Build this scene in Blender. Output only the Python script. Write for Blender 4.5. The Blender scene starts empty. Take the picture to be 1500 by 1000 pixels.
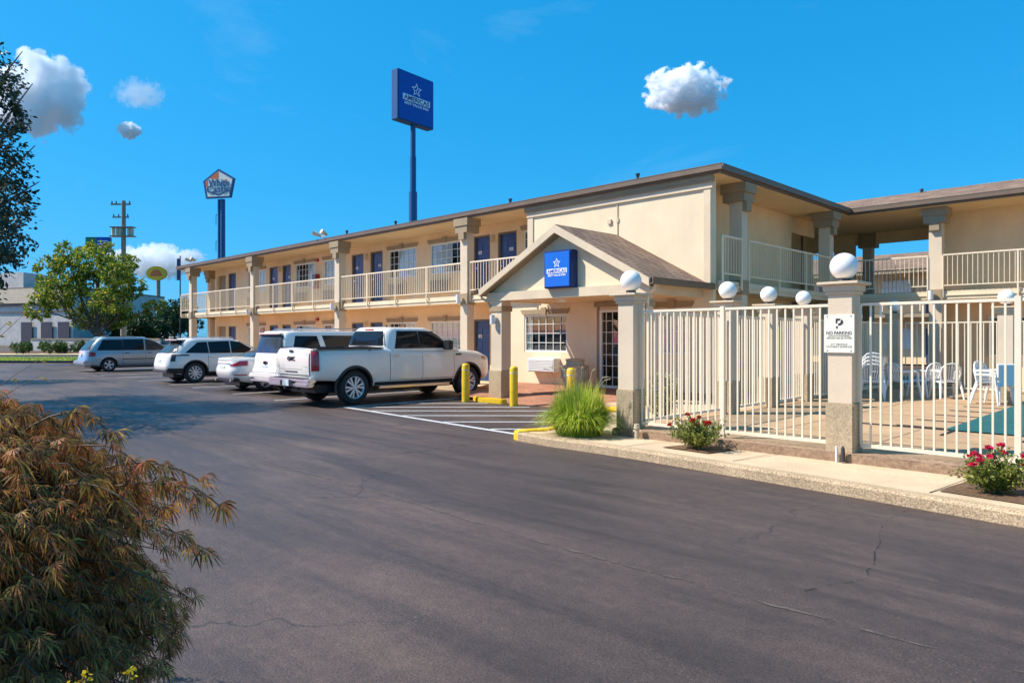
import bpy, bmesh, math, random
from mathutils import Vector, Matrix
R=random.Random(7)
S=bpy.context.scene
COL=bpy.data.collections.new("place"); S.collection.children.link(COL)
PI=math.pi
# ------------------------------------------------------------------ materials
def nodes(name):
    m=bpy.data.materials.new(name); m.use_nodes=True
    nt=m.node_tree; b=nt.nodes['Principled BSDF']
    return m,nt,b
def N(nt,t,**kw):
    n=nt.nodes.new(t)
    for k,v in kw.items():
        if k in n.inputs.keys(): n.inputs[k].default_value=v
        else: setattr(n,k,v)
    return n
def noise(nt,vec,scale,detail=3,rough=.55,dist=0):
    n=N(nt,'ShaderNodeTexNoise'); n.inputs['Scale'].default_value=scale; n.inputs['Detail'].default_value=detail
    n.inputs['Roughness'].default_value=rough; n.inputs['Distortion'].default_value=dist
    nt.links.new(vec,n.inputs['Vector']); return n.outputs['Fac']
def mapping(nt,scale=(1,1,1),rot=(0,0,0),src='Object'):
    tc=N(nt,'ShaderNodeTexCoord'); mp=N(nt,'ShaderNodeMapping')
    mp.inputs['Scale'].default_value=scale; mp.inputs['Rotation'].default_value=rot
    nt.links.new(tc.outputs[src],mp.inputs['Vector']); return mp.outputs['Vector']
def ramp(nt,fac,p0,c0,p1,c1):
    r=N(nt,'ShaderNodeValToRGB'); e=r.color_ramp.elements
    e[0].position=p0; e[0].color=(*c0,1) if len(c0)==3 else c0
    e[1].position=p1; e[1].color=(*c1,1) if len(c1)==3 else c1
    nt.links.new(fac,r.inputs['Fac']); return r.outputs['Color']
def mixc(nt,fac,a,b,mode='MIX'):
    n=N(nt,'ShaderNodeMix'); n.data_type='RGBA'; n.blend_type=mode
    for s,i in ((fac,0),(a,6),(b,7)):
        if isinstance(s,(int,float)): n.inputs[i].default_value=s
        elif isinstance(s,tuple): n.inputs[i].default_value=(*s,1)
        else: nt.links.new(s,n.inputs[i])
    return n.outputs[2]
def bump(nt,b,h,strength=.3,dist=.01):
    n=N(nt,'ShaderNodeBump'); n.inputs['Strength'].default_value=strength; n.inputs['Distance'].default_value=dist
    nt.links.new(h,n.inputs['Height']); nt.links.new(n.outputs['Normal'],b.inputs['Normal'])
def pm(name,col,rough=.6,metal=0,var=.12,scale=2.0,bmp=0,bscale=150,coat=0,spec=.5,fine=0,fscale=60):
    m,nt,b=nodes(name); v=mapping(nt)
    c=tuple(col)
    if var:
        f=noise(nt,v,scale,5)
        o=ramp(nt,f,.3,tuple(x*(1-var) for x in c),.7,tuple(min(1,x*(1+var)) for x in c))
        if fine:
            f2=noise(nt,v,fscale,3)
            o=mixc(nt,fine,o,ramp(nt,f2,.35,(.45,.45,.45),.65,(1.3,1.3,1.3)),'MULTIPLY')
        nt.links.new(o,b.inputs['Base Color'])
    else: b.inputs['Base Color'].default_value=(*c,1)
    b.inputs['Roughness'].default_value=rough; b.inputs['Metallic'].default_value=metal
    b.inputs['Specular IOR Level'].default_value=spec
    if coat: b.inputs['Coat Weight'].default_value=coat; b.inputs['Coat Roughness'].default_value=.03
    if bmp: bump(nt,b,noise(nt,v,bscale,3),bmp,.01)
    return m
def m_stucco(name,col):
    m,nt,b=nodes(name); v=mapping(nt)
    f=noise(nt,v,.9,6,.6)
    o=ramp(nt,f,.25,tuple(x*.88 for x in col),.75,tuple(x*1.08 for x in col))
    vs=mapping(nt,(3,3,.25)); s=noise(nt,vs,1.6,4,.6)
    o=mixc(nt,.08,o,ramp(nt,s,.35,(.78,.76,.72),.6,(1.04,1.04,1.04)),'MULTIPLY')
    nt.links.new(o,b.inputs['Base Color']); b.inputs['Roughness'].default_value=.9; b.inputs['Specular IOR Level'].default_value=.2
    bump(nt,b,noise(nt,v,55,4,.6),.45,.012); return m
def m_asphalt():
    m,nt,b=nodes('asphalt'); v=mapping(nt)
    vs=mapping(nt,(.16,1.3,1),(0,0,.05))
    big=noise(nt,v,.22,5,.6,.4); st=noise(nt,vs,1.1,7,.65,.8); fine=noise(nt,v,70,4,.75); mid=noise(nt,v,9,5,.7)
    o=ramp(nt,big,.3,(.026,.0225,.0225),.72,(.072,.062,.060))
    o=mixc(nt,.8,o,ramp(nt,st,.3,(.55,.55,.57),.72,(1.6,1.55,1.5)),'MULTIPLY')
    o=mixc(nt,.55,o,ramp(nt,mid,.32,(.62,.62,.62),.7,(1.4,1.4,1.4)),'MULTIPLY')
    o=mixc(nt,.9,o,ramp(nt,fine,.34,(.4,.4,.4),.68,(1.75,1.7,1.65)),'MULTIPLY')
    # exposed pale aggregate, gathered in worn patches
    vo=N(nt,'ShaderNodeTexVoronoi'); vo.inputs['Scale'].default_value=46; nt.links.new(v,vo.inputs['Vector'])
    dots=ramp(nt,vo.outputs['Distance'],.16,(1,1,1),.28,(0,0,0))
    wn=noise(nt,mapping(nt,(.35,1,1)),.9,6,.75)
    msk=ramp(nt,wn,.51,(0,0,0),.68,(1,1,1))
    hue=N(nt,'ShaderNodeMath'); hue.operation='MULTIPLY'
    nt.links.new(dots,hue.inputs[0]); nt.links.new(msk,hue.inputs[1])
    h2=N(nt,'ShaderNodeMath'); h2.operation='MULTIPLY'; nt.links.new(hue.outputs[0],h2.inputs[0]); h2.inputs[1].default_value=.6
    o=mixc(nt,h2.outputs[0],o,(.27,.23,.2))
    wear=noise(nt,mapping(nt,(.3,1.2,1)),.55,8,.75); o=mixc(nt,ramp(nt,wear,.54,(0,0,0),.7,(.7,.7,.7)),o,(.125,.105,.092))
    # hairline cracks
    vc=N(nt,'ShaderNodeTexVoronoi'); vc.feature='DISTANCE_TO_EDGE'; vc.inputs['Scale'].default_value=.33
    nz=N(nt,'ShaderNodeTexNoise'); nz.inputs['Scale'].default_value=1.6; nz.inputs['Detail'].default_value=6
    nt.links.new(v,nz.inputs['Vector'])
    ad=N(nt,'ShaderNodeVectorMath'); ad.operation='MULTIPLY_ADD'; nt.links.new(nz.outputs['Color'],ad.inputs[0]); ad.inputs[1].default_value=(.9,.9,.9); nt.links.new(v,ad.inputs[2])
    nt.links.new(ad.outputs[0],vc.inputs['Vector'])
    cr=ramp(nt,vc.outputs['Distance'],.001,(1,1,1),.0045,(0,0,0))
    cm=ramp(nt,noise(nt,v,.4,2),.5,(0,0,0),.58,(1,1,1))
    q=N(nt,'ShaderNodeMath'); q.operation='MULTIPLY'; nt.links.new(cr,q.inputs[0]); nt.links.new(cm,q.inputs[1])
    o=mixc(nt,1.0,o,(1.40,1.09,.88),'MULTIPLY')
    o=mixc(nt,q.outputs[0],o,(.02,.017,.016))
    nt.links.new(o,b.inputs['Base Color'])
    rr=ramp(nt,st,.3,(.40,.40,.40),.7,(.66,.66,.66)); nt.links.new(rr,b.inputs['Roughness'])
    b.inputs['Specular IOR Level'].default_value=.55
    bump(nt,b,fine,.55,.012); return m
def m_concrete(name,col,agg=.4,sc=26):
    m,nt,b=nodes(name); v=mapping(nt)
    f=noise(nt,v,1.3,6,.65); o=ramp(nt,f,.3,tuple(x*.8 for x in col),.7,tuple(x*1.12 for x in col))
    a=noise(nt,v,sc,4,.7); o=mixc(nt,agg,o,ramp(nt,a,.32,(.3,.28,.25),.66,(1.35,1.33,1.3)),'MULTIPLY')
    nt.links.new(o,b.inputs['Base Color']); b.inputs['Roughness'].default_value=.85; b.inputs['Specular IOR Level'].default_value=.25
    bump(nt,b,a,.5,.01); return m
def m_brick(name,c1,c2,mort,bw,rh,off=.5,rot=(0,0,0),msize=.02,bmp=.4):
    m,nt,b=nodes(name); v=mapping(nt,(1,1,1),rot)
    br=N(nt,'ShaderNodeTexBrick'); nt.links.new(v,br.inputs['Vector'])
    br.inputs['Scale'].default_value=1; br.inputs['Brick Width'].default_value=bw; br.inputs['Row Height'].default_value=rh
    br.inputs['Mortar Size'].default_value=msize*rh; br.offset=off; br.inputs['Bias'].default_value=0
    br.inputs['Color1'].default_value=(*c1,1); br.inputs['Color2'].default_value=(*c2,1); br.inputs['Mortar'].default_value=(*mort,1)
    f=noise(nt,v,1.2,5,.6); o=mixc(nt,.6,br.outputs['Color'],ramp(nt,f,.3,(.7,.7,.7),.7,(1.25,1.22,1.2)),'MULTIPLY')
    g=noise(nt,v,60,3,.7); o=mixc(nt,.5,o,ramp(nt,g,.3,(.6,.6,.6),.7,(1.3,1.3,1.3)),'MULTIPLY')
    nt.links.new(o,b.inputs['Base Color']); b.inputs['Roughness'].default_value=.9; b.inputs['Specular IOR Level'].default_value=.2
    inv=N(nt,'ShaderNodeInvert'); nt.links.new(br.outputs['Fac'],inv.inputs['Color']); bump(nt,b,inv.outputs[0],bmp,.01); return m
def m_glass(name,tint=(.75,.8,.8),refl=.22):
    m,nt,b=nodes(name); nt.nodes.remove(b); out=nt.nodes['Material Output']
    t=N(nt,'ShaderNodeBsdfTransparent'); t.inputs['Color'].default_value=(*tint,1)
    g=N(nt,'ShaderNodeBsdfGlossy'); g.inputs['Roughness'].default_value=.03
    lw=N(nt,'ShaderNodeLayerWeight'); lw.inputs['Blend'].default_value=.5; pw=N(nt,'ShaderNodeMath'); pw.operation='POWER'; pw.inputs[1].default_value=4; nt.links.new(lw.outputs['Facing'],pw.inputs[0])
    mx=N(nt,'ShaderNodeMixShader'); ma=N(nt,'ShaderNodeMath'); ma.operation='MAXIMUM'; ma.inputs[1].default_value=refl
    nt.links.new(pw.outputs[0],ma.inputs[0]); nt.links.new(ma.outputs[0],mx.inputs[0])
    nt.links.new(t.outputs[0],mx.inputs[1]); nt.links.new(g.outputs[0],mx.inputs[2]); nt.links.new(mx.outputs[0],out.inputs['Surface']); return m
def m_leaf(name,cols,trans=.35,rough=.5):
    m,nt,b=nodes(name); out=nt.nodes['Material Output']
    g=N(nt,'ShaderNodeNewGeometry'); r=N(nt,'ShaderNodeValToRGB'); e=r.color_ramp.elements
    while len(e)<len(cols): e.new(.5)
    for i,c in enumerate(cols): e[i].position=i/(len(cols)-1); e[i].color=(*c,1)
    nt.links.new(g.outputs['Random Per Island'],r.inputs['Fac'])
    f=noise(nt,mapping(nt),.8,3); o=mixc(nt,.6,r.outputs['Color'],ramp(nt,f,.35,(.65,.7,.65),.65,(1.3,1.25,1.1)),'MULTIPLY')
    nt.links.new(o,b.inputs['Base Color']); b.inputs['Roughness'].default_value=rough; b.inputs['Specular IOR Level'].default_value=.3
    t=N(nt,'ShaderNodeBsdfTranslucent'); nt.links.new(o,t.inputs['Color'])
    mx=N(nt,'ShaderNodeMixShader'); mx.inputs[0].default_value=trans
    nt.links.new(b.outputs[0],mx.inputs[1]); nt.links.new(t.outputs[0],mx.inputs[2]); nt.links.new(mx.outputs[0],out.inputs['Surface']); return m
def m_paint(name,col,metal=0,var=.02):
    m=pm(name,col,.32,metal,var,3,coat=1.0); return m
M={}
M['asphalt']=m_asphalt()
M['stucco']=m_stucco('stucco',(.91,.645,.36))
M['stucco_pale']=m_stucco('stucco_pale',(.87,.695,.455))
M['stucco_pillar']=m_stucco('stucco_pillar',(.73,.58,.41))
M['trim']=pm('trim_paint',(.36,.26,.15),.75,var=.1,scale=1.5,bmp=.15)
M['trim_pale']=pm('trim_pale',(.70,.55,.365),.7,var=.08,scale=2,bmp=.1,bscale=90)
M['gutter']=pm('gutter_metal',(.17,.115,.07),.5,var=.1)
M['soffit']=pm('soffit_paint',(.84,.58,.31),.85,var=.07,scale=1.2,bmp=.15)
M['fascia']=pm('fascia_cream',(.76,.61,.40),.7,var=.07,bmp=.1)
M['rail']=pm('railing_paint',(.86,.70,.48),.4,var=.05)
M['fence']=pm('fence_paint',(.86,.73,.52),.38,var=.05,scale=3)
M['door']=pm('door_navy',(.022,.07,.18),.42,var=.12,scale=1.5)
M['doorframe']=pm('door_frame',(.20,.15,.10),.6)
M['white']=pm('white_paint',(.78,.77,.73),.45,var=.04)
M['winwhite']=pm('window_white',(.82,.80,.72),.5,var=.04)
M['curtain']=pm('curtain_cloth',(.55,.56,.53),.9,var=.15,scale=6)
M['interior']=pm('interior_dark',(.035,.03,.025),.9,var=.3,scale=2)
M['ac']=pm('ac_grille',(.20,.16,.11),.6,var=.15,scale=8)
M['glass']=m_glass('window_glass',(.86,.89,.89),.06)
M['deckc']=pm('deck_concrete',(.42,.36,.27),.8,bmp=.2)
M['shingle']=m_brick('roof_shingle',(.36,.235,.155),(.21,.135,.095),(.11,.08,.06),.32,.145,msize=.09)
M['paver']=m_brick('red_paver',(.46,.21,.12),(.36,.16,.10),(.25,.17,.12),.2,.1,msize=.06)
M['curb']=m_concrete('curb_concrete',(.56,.41,.25),.95,60)
M['walk']=m_concrete('walk_concrete',(.68,.50,.31),.35,60)
M['pooldeck']=m_concrete('pool_deck_concrete',(.52,.335,.185),.25,50)
M['ledge']=m_concrete('ledge_concrete',(.36,.24,.15),.6,20)
M['pebble']=m_concrete('pebble_base',(.52,.40,.25),.5,45)
M['yellow']=pm('yellow_paint',(.80,.50,.012),.5,var=.12,scale=4,bmp=.15,bscale=60,fine=.25,fscale=30)
M['stripe']=pm('road_stripe',(.62,.60,.57),.7,var=.15,scale=8,fine=.45,fscale=50)
def m_worn(name,col,thr,sc=9):
    m=pm(name,col,.75,var=.3,scale=6); nt=m.node_tree; out=nt.nodes['Material Output']; b=nt.nodes['Principled BSDF']
    f=noise(nt,mapping(nt),sc,4,.7); t=N(nt,'ShaderNodeBsdfTransparent'); mx=N(nt,'ShaderNodeMixShader'); r=ramp(nt,f,thr-.06,(0,0,0),thr+.08,(1,1,1))
    nt.links.new(r,mx.inputs[0]); nt.links.new(t.outputs[0],mx.inputs[1]); nt.links.new(b.outputs[0],mx.inputs[2]); nt.links.new(mx.outputs[0],out.inputs['Surface']); return m
M['seam']=m_worn('seam_worn',(.10,.078,.062),.50,6)
M['crack']=m_worn('crack_dark',(.02,.017,.016),.52,8)
M['tar']=pm('tar_dark',(.022,.018,.018),.5,var=.2)
M['globe']=pm('globe_plastic',(.88,.84,.78),.28,var=.02)
M['black']=pm('black_plastic',(.018,.018,.02),.5,var=.1)
M['dark']=pm('dark_metal',(.05,.045,.04),.5)
M['rubber']=pm('tyre_rubber',(.02,.02,.021),.8,var=.15)
M['chrome']=pm('chrome',(.60,.60,.61),.28,1,var=.02)
M['rim']=pm('alloy_rim',(.66,.66,.66),.3,.25,var=.05)
M['rimdark']=pm('rim_dark',(.06,.06,.065),.5,.3)
M['carglass']=pm('car_glass',(.012,.015,.016),.06,0,var=.0,spec=.32)
M['carglass_light']=pm('car_glass_light',(.05,.06,.06),.08,0,var=.3,scale=2,spec=.35)
M['redlens']=pm('red_lens',(.45,.01,.012),.15,var=.25,scale=10,coat=1)
M['amber']=pm('amber_lens',(.6,.2,.02),.2,coat=1)
M['plate']=pm('plate_white',(.7,.74,.72),.5)
M['plategreen']=pm('plate_green',(.10,.35,.2),.5)
M['pearl']=m_paint('paint_pearl_white',(.84,.765,.67))
M['carwhite']=m_paint('paint_white',(.87,.81,.73))
M['vanblue']=m_paint('paint_silver_blue',(.34,.42,.46),.35)
M['silver']=m_paint('paint_silver',(.5,.5,.5),.4)
M['signblue']=pm('sign_blue',(.008,.075,.40),.35,var=.04,spec=.4)
M['signblue2']=pm('sign_blue_bright',(.006,.15,.62),.35,var=.04)
M['signnavy']=pm('sign_navy',(.01,.035,.16),.45)
M['poleblue']=pm('pole_blue',(.02,.09,.22),.4,var=.08)
M['signwhite']=pm('sign_white',(.93,.93,.93),.5,var=.02)
M['orange']=pm('sign_orange',(.75,.15,.03),.5,var=.05)
M['signcream']=pm('sign_cream',(.82,.77,.62),.5,var=.06)
M['ink']=pm('ink_black',(.03,.03,.03),.6)
M['text_olive']=pm('ink_olive',(.2,.18,.08),.6)
M['red']=pm('red_enamel',(.38,.02,.02),.4)
M['bark']=pm('bark',(.16,.11,.07),.9,var=.3,scale=6,bmp=.6,bscale=30)
M['twig']=pm('twig_bark',(.11,.07,.045),.8,var=.2)
M['wood']=pm('pole_wood',(.32,.25,.18),.85,var=.2,scale=5,bmp=.3,bscale=40)
M['teal']=pm('pool_cover',(.012,.11,.105),.6,var=.2,scale=1.5,bmp=.3,bscale=200)
M['plastic']=pm('chair_plastic',(.80,.78,.74),.35,var=.04)
M['urn']=m_concrete('urn_stone',(.62,.52,.36),.5,30)
M['soil']=m_concrete('soil',(.17,.10,.055),.6,30)
M['grassg']=m_concrete('lawn_soil',(.07,.12,.025),.6,20)
M['farwall']=m_concrete('far_wall',(.62,.56,.50),.12,20)
M['farband']=pm('far_band',(.20,.14,.11),.7)
M['leaf_maple']=m_leaf('leaf_maple',[(.05,.11,.02),(.13,.21,.025),(.24,.32,.04),(.55,.42,.03)],.5)
M['leaf_dark']=m_leaf('leaf_dark',[(.015,.04,.012),(.03,.065,.02),(.05,.09,.03)],.25)
M['leaf_green']=m_leaf('leaf_green',[(.03,.07,.015),(.06,.12,.02),(.10,.17,.03)],.35)
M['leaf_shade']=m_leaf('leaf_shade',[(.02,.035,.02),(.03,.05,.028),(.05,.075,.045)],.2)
M['leaf_red']=m_leaf('leaf_red',[(.07,.05,.018),(.24,.09,.03),(.50,.16,.045),(.78,.42,.09),(.14,.12,.03),(.70,.22,.10),(.24,.19,.04)],.42,.6)
M['leaf_autumn']=m_leaf('leaf_autumn',[(.35,.12,.02),(.45,.28,.03),(.25,.2,.03)],.45)
M['blade']=m_leaf('grass_blade',[(.14,.26,.015),(.32,.46,.03),(.55,.62,.08),(.68,.62,.16)],.5)
M['rose_leaf']=m_leaf('rose_leaf',[(.09,.13,.025),(.22,.26,.04),(.44,.42,.10)],.4)
M['petal']=m_leaf('rose_petal',[(.60,.01,.05),(.85,.03,.13),(.85,.08,.2)],.3)
M['petaldark']=m_leaf('rose_petal_dark',[(.45,.02,.02),(.75,.03,.03),(.7,.05,.05)],.3)
M['petalyellow']=m_leaf('petal_yellow',[(.7,.45,.02),(.8,.6,.03)],.3)
M['petalwhite']=m_leaf('petal_white',[(.75,.75,.6),(.7,.75,.3)],.3)
M['plume']=m_leaf('grass_plume',[(.55,.45,.28),(.7,.62,.42)],.4)
M['shellyellow']=pm('sign_yellow',(.85,.48,.01),.5,var=.08)
M['signgreen']=pm('sign_green',(.03,.20,.08),.5,var=.1)
M['clearcurtain']=pm('curtain_pale',(.88,.88,.82),.85,var=.05,scale=3)
# ------------------------------------------------------------------ mesh builder
class MB:
    def __init__(s): s.v=[]; s.f=[]; s.mi=[]; s.cur=0
    def add(s,vs,fs):
        n=len(s.v); s.v+= [tuple(p) for p in vs]; s.f+=[tuple(i+n for i in f) for f in fs]; s.mi+=[s.cur]*len(fs); return s
    def box(s,x0,x1,y0,y1,z0,z1):
        return s.add([(x0,y0,z0),(x1,y0,z0),(x1,y1,z0),(x0,y1,z0),(x0,y0,z1),(x1,y0,z1),(x1,y1,z1),(x0,y1,z1)],
              [(0,3,2,1),(4,5,6,7),(0,1,5,4),(1,2,6,5),(2,3,7,6),(3,0,4,7)])
    def obox(s,o,u,v,w):   # oriented box: origin corner and three edge vectors
        o,u,v,w=map(Vector,(o,u,v,w)); P=[o,o+u,o+u+v,o+v,o+w,o+u+w,o+u+v+w,o+v+w]
        return s.add(P,[(0,3,2,1),(4,5,6,7),(0,1,5,4),(1,2,6,5),(2,3,7,6),(3,0,4,7)])
    def prism(s,poly,ax,a0,a1):
        n=len(poly)
        def P(p,a): return {'x':(a,p[0],p[1]),'y':(p[0],a,p[1]),'z':(p[0],p[1],a)}[ax]
        return s.add([P(p,a0) for p in poly]+[P(p,a1) for p in poly],
              [tuple(range(n))[::-1],tuple(range(n,2*n))]+[(i,(i+1)%n,n+(i+1)%n,n+i) for i in range(n)])
    def cyl(s,p0,p1,r0,r1=None,n=12,caps=True):
        r1=r0 if r1 is None else r1; p0=Vector(p0);p1=Vector(p1); d=(p1-p0).normalized()
        a=d.orthogonal().normalized(); b=d.cross(a); vs=[]
        for p,r in((p0,r0),(p1,r1)):
            for i in range(n):
                t=2*PI*i/n; vs.append(p+a*(r*math.cos(t))+b*(r*math.sin(t)))
        fs=[(i,(i+1)%n,n+(i+1)%n,n+i) for i in range(n)]
        if caps: fs+=[tuple(range(n))[::-1],tuple(range(n,2*n))]
        return s.add(vs,fs)
    def tube(s,pts,r,n=6):
        pts=[Vector(p) for p in pts]; rs=r if isinstance(r,(list,tuple)) else [r]*len(pts); vs=[]
        d=(pts[1]-pts[0]).normalized(); a=d.orthogonal().normalized()
        for k,p in enumerate(pts):
            d=(pts[min(k+1,len(pts)-1)]-pts[max(k-1,0)]).normalized(); a=(a-d*a.dot(d)).normalized(); b=d.cross(a)
            for i in range(n):
                t=2*PI*i/n; vs.append(p+a*(rs[k]*math.cos(t))+b*(rs[k]*math.sin(t)))
        fs=[(k*n+i,k*n+(i+1)%n,(k+1)*n+(i+1)%n,(k+1)*n+i) for k in range(len(pts)-1) for i in range(n)]
        fs+=[tuple(range(n))[::-1],tuple(range((len(pts)-1)*n,len(pts)*n))]
        return s.add(vs,fs)
    def lathe(s,prof,c=(0,0,0),n=20,ax='z'):
        vs=[]
        for r,z in prof:
            for i in range(n):
                t=2*PI*i/n; a,b=r*math.cos(t),r*math.sin(t)
                p=(a,b,z) if ax=='z' else (z,a,b)
                vs.append((p[0]+c[0],p[1]+c[1],p[2]+c[2]))
        m=len(prof); fs=[(k*n+i,k*n+(i+1)%n,(k+1)*n+(i+1)%n,(k+1)*n+i) for k in range(m-1) for i in range(n)]
        fs+=[tuple(range(n))[::-1],tuple(range((m-1)*n,m*n))]
        return s.add(vs,fs)
    def grid(s,fn,nu,nv):
        vs=[fn(i/nu,j/nv) for j in range(nv+1) for i in range(nu+1)]
        return s.add(vs,[(j*(nu+1)+i,j*(nu+1)+i+1,(j+1)*(nu+1)+i+1,(j+1)*(nu+1)+i) for j in range(nv) for i in range(nu)])
    def build(s,name,mat,parent=None,smooth=False,ang=35,local=False,bevel=0):
        L=Vector((0,0,0))
        if parent is not None and not local:
            q=parent
            while q is not None: L=L+q.location; q=q.parent
        me=bpy.data.meshes.new(name); me.from_pydata([tuple(Vector(p)-L) for p in s.v],[],s.f)
        mats=mat if isinstance(mat,(list,tuple)) else [mat]
        for m in mats: me.materials.append(m)
        if len(mats)>1: me.polygons.foreach_set('material_index',s.mi)
        me.validate()
        bm=bmesh.new(); bm.from_mesh(me); bmesh.ops.recalc_face_normals(bm,faces=bm.faces)
        if bevel:
            es=[e for e in bm.edges if len(e.link_faces)==2 and e.calc_face_angle(0)>.6]
            bmesh.ops.bevel(bm,geom=es,offset=bevel,segments=2,affect='EDGES',clamp_overlap=True)
        bm.to_mesh(me); bm.free()
        if smooth: me.shade_smooth(); me.set_sharp_from_angle(angle=math.radians(ang))
        o=bpy.data.objects.new(name,me); COL.objects.link(o)
        if parent is not None: o.parent=parent
        return o
def tag(o,label=None,cat=None,group=None,kind=None):
    if label: o['label']=label
    if cat: o['category']=cat
    if group: o['group']=group
    if kind: o['kind']=kind
    return o
def empty(name,loc,label,cat,group=None,rz=0):
    o=bpy.data.objects.new(name,None); COL.objects.link(o); o.location=loc; o.rotation_euler=(0,0,rz); o.empty_display_size=.2
    return tag(o,label,cat,group)
def dup(root,loc,label,rz=None):
    r=root.copy(); COL.objects.link(r); r.location=loc
    if rz is not None: r.rotation_euler=(0,0,rz)
    r['label']=label
    for ch in list(root.children):
        c=ch.copy(); COL.objects.link(c); c.parent=r
        for g in list(ch.children):
            d=g.copy(); COL.objects.link(d); d.parent=c
    return r
def text_mesh(txt,w,h,o,right,up,depth=.004,bold=0.0,shear=0):
    """lettering as real geometry: centred at o, w wide, h high"""
    cu=bpy.data.curves.new('t','FONT'); cu.body=txt; cu.align_x='CENTER'; cu.offset=bold; cu.extrude=.05; cu.shear=shear; cu.resolution_u=3
    ob=bpy.data.objects.new('t',cu); S.collection.objects.link(ob)
    dg=bpy.context.evaluated_depsgraph_get(); me=bpy.data.meshes.new_from_object(ob.evaluated_get(dg))
    bpy.data.objects.remove(ob); bpy.data.curves.remove(cu)
    xs=[v.co.x for v in me.vertices]; ys=[v.co.y for v in me.vertices]
    x0,x1,y0,y1=min(xs),max(xs),min(ys),max(ys); right=Vector(right).normalized(); up=Vector(up).normalized(); nn=right.cross(up)
    mb=MB(); vs=[]
    for v in me.vertices:
        a=((v.co.x-x0)/(x1-x0)-.5)*w; b=((v.co.y-y0)/(y1-y0)-.5)*h; c=depth if v.co.z>0 else 0
        vs.append(Vector(o)+right*a+up*b+nn*c)
    mb.add(vs,[tuple(p.vertices) for p in me.polygons]); bpy.data.meshes.remove(me); return mb
def star_poly(cx,cy,r,k=.42):
    return [(cx+(r if i%2==0 else r*k)*math.sin(i*PI/5),cy+(r if i%2==0 else r*k)*math.cos(i*PI/5)) for i in range(10)]
def plane_poly(mb,poly,o,right,up,depth=.004):
    right=Vector(right).normalized(); up=Vector(up).normalized(); nn=right.cross(up); n=len(poly)
    P=[Vector(o)+right*a+up*b for a,b in poly]
    mb.add(P+[p+nn*depth for p in P],[tuple(range(n))[::-1],tuple(range(n,2*n))]+[(i,(i+1)%n,n+(i+1)%n,n+i) for i in range(n)])
def ring_poly(mb,outer,inner,o,right,up,depth=.004):
    right=Vector(right).normalized(); up=Vector(up).normalized(); nn=right.cross(up); n=len(outer)
    P=[Vector(o)+right*a+up*b for a,b in outer+inner]; vs=P+[p+nn*depth for p in P]
    fs=[]
    for i in range(n):
        j=(i+1)%n; fs+= [(i,j,n+j,n+i),(2*n+i,2*n+n+i,2*n+n+j,2*n+j),(i,2*n+i,2*n+j,j),(n+i,n+j,3*n+j,3*n+i)]
    mb.add(vs,fs)
# ------------------------------------------------------------------ camera, sun, sky
cam=bpy.data.cameras.new('camera'); co=bpy.data.objects.new('camera',cam); S.collection.objects.link(co); S.camera=co
cam.sensor_width=36; cam.lens=24.84; cam.shift_y=-5/1500; cam.clip_start=.05; cam.clip_end=5000
co.location=(0,0,1.65); co.rotation_euler=(PI/2,0,math.radians(44.86))
ELEV=math.radians(49); TX,TY=.725,.689      # direction the sunlight travels over the ground
sd=bpy.data.lights.new('sun','SUN'); sd.energy=2.8; sd.angle=math.radians(.55); sd.color=(1,.945,.86)
so=bpy.data.objects.new('sun',sd); S.collection.objects.link(so)
dv=Vector((TX*math.cos(ELEV),TY*math.cos(ELEV),-math.sin(ELEV))); so.rotation_euler=dv.to_track_quat('-Z','Y').to_euler()
w=bpy.data.worlds.new('World'); S.world=w; w.use_nodes=True; nt=w.node_tree; bg=nt.nodes['Background']
sky=nt.nodes.new('ShaderNodeTexSky'); sky.sky_type='NISHITA'; sky.sun_disc=False; sky.sun_elevation=ELEV
sky.sun_rotation=math.atan2(-TX,-TY); sky.altitude=0; sky.air_density=1.0; sky.dust_density=.6; sky.ozone_density=6
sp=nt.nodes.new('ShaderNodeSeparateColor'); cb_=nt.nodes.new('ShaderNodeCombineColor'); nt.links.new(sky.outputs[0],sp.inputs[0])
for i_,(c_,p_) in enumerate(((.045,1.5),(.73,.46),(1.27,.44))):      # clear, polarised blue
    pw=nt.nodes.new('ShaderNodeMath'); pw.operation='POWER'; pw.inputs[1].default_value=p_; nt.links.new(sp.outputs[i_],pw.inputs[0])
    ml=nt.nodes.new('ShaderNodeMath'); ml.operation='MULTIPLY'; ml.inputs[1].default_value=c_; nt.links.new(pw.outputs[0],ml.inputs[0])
    sb=nt.nodes.new('ShaderNodeMath'); sb.operation='SUBTRACT'; sb.inputs[1].default_value=(4.6,6.4,7.2)[i_]; nt.links.new(sp.outputs[i_],sb.inputs[0])  # added brightness for the sun-side sky, out of view, to fill the shade
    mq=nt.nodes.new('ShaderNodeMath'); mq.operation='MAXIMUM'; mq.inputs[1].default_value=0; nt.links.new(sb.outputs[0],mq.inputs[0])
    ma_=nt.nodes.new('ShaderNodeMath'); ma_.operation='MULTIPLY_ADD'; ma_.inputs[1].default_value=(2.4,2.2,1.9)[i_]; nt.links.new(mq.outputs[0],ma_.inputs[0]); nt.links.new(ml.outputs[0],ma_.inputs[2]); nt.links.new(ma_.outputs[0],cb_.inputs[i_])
hs=cb_
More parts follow.
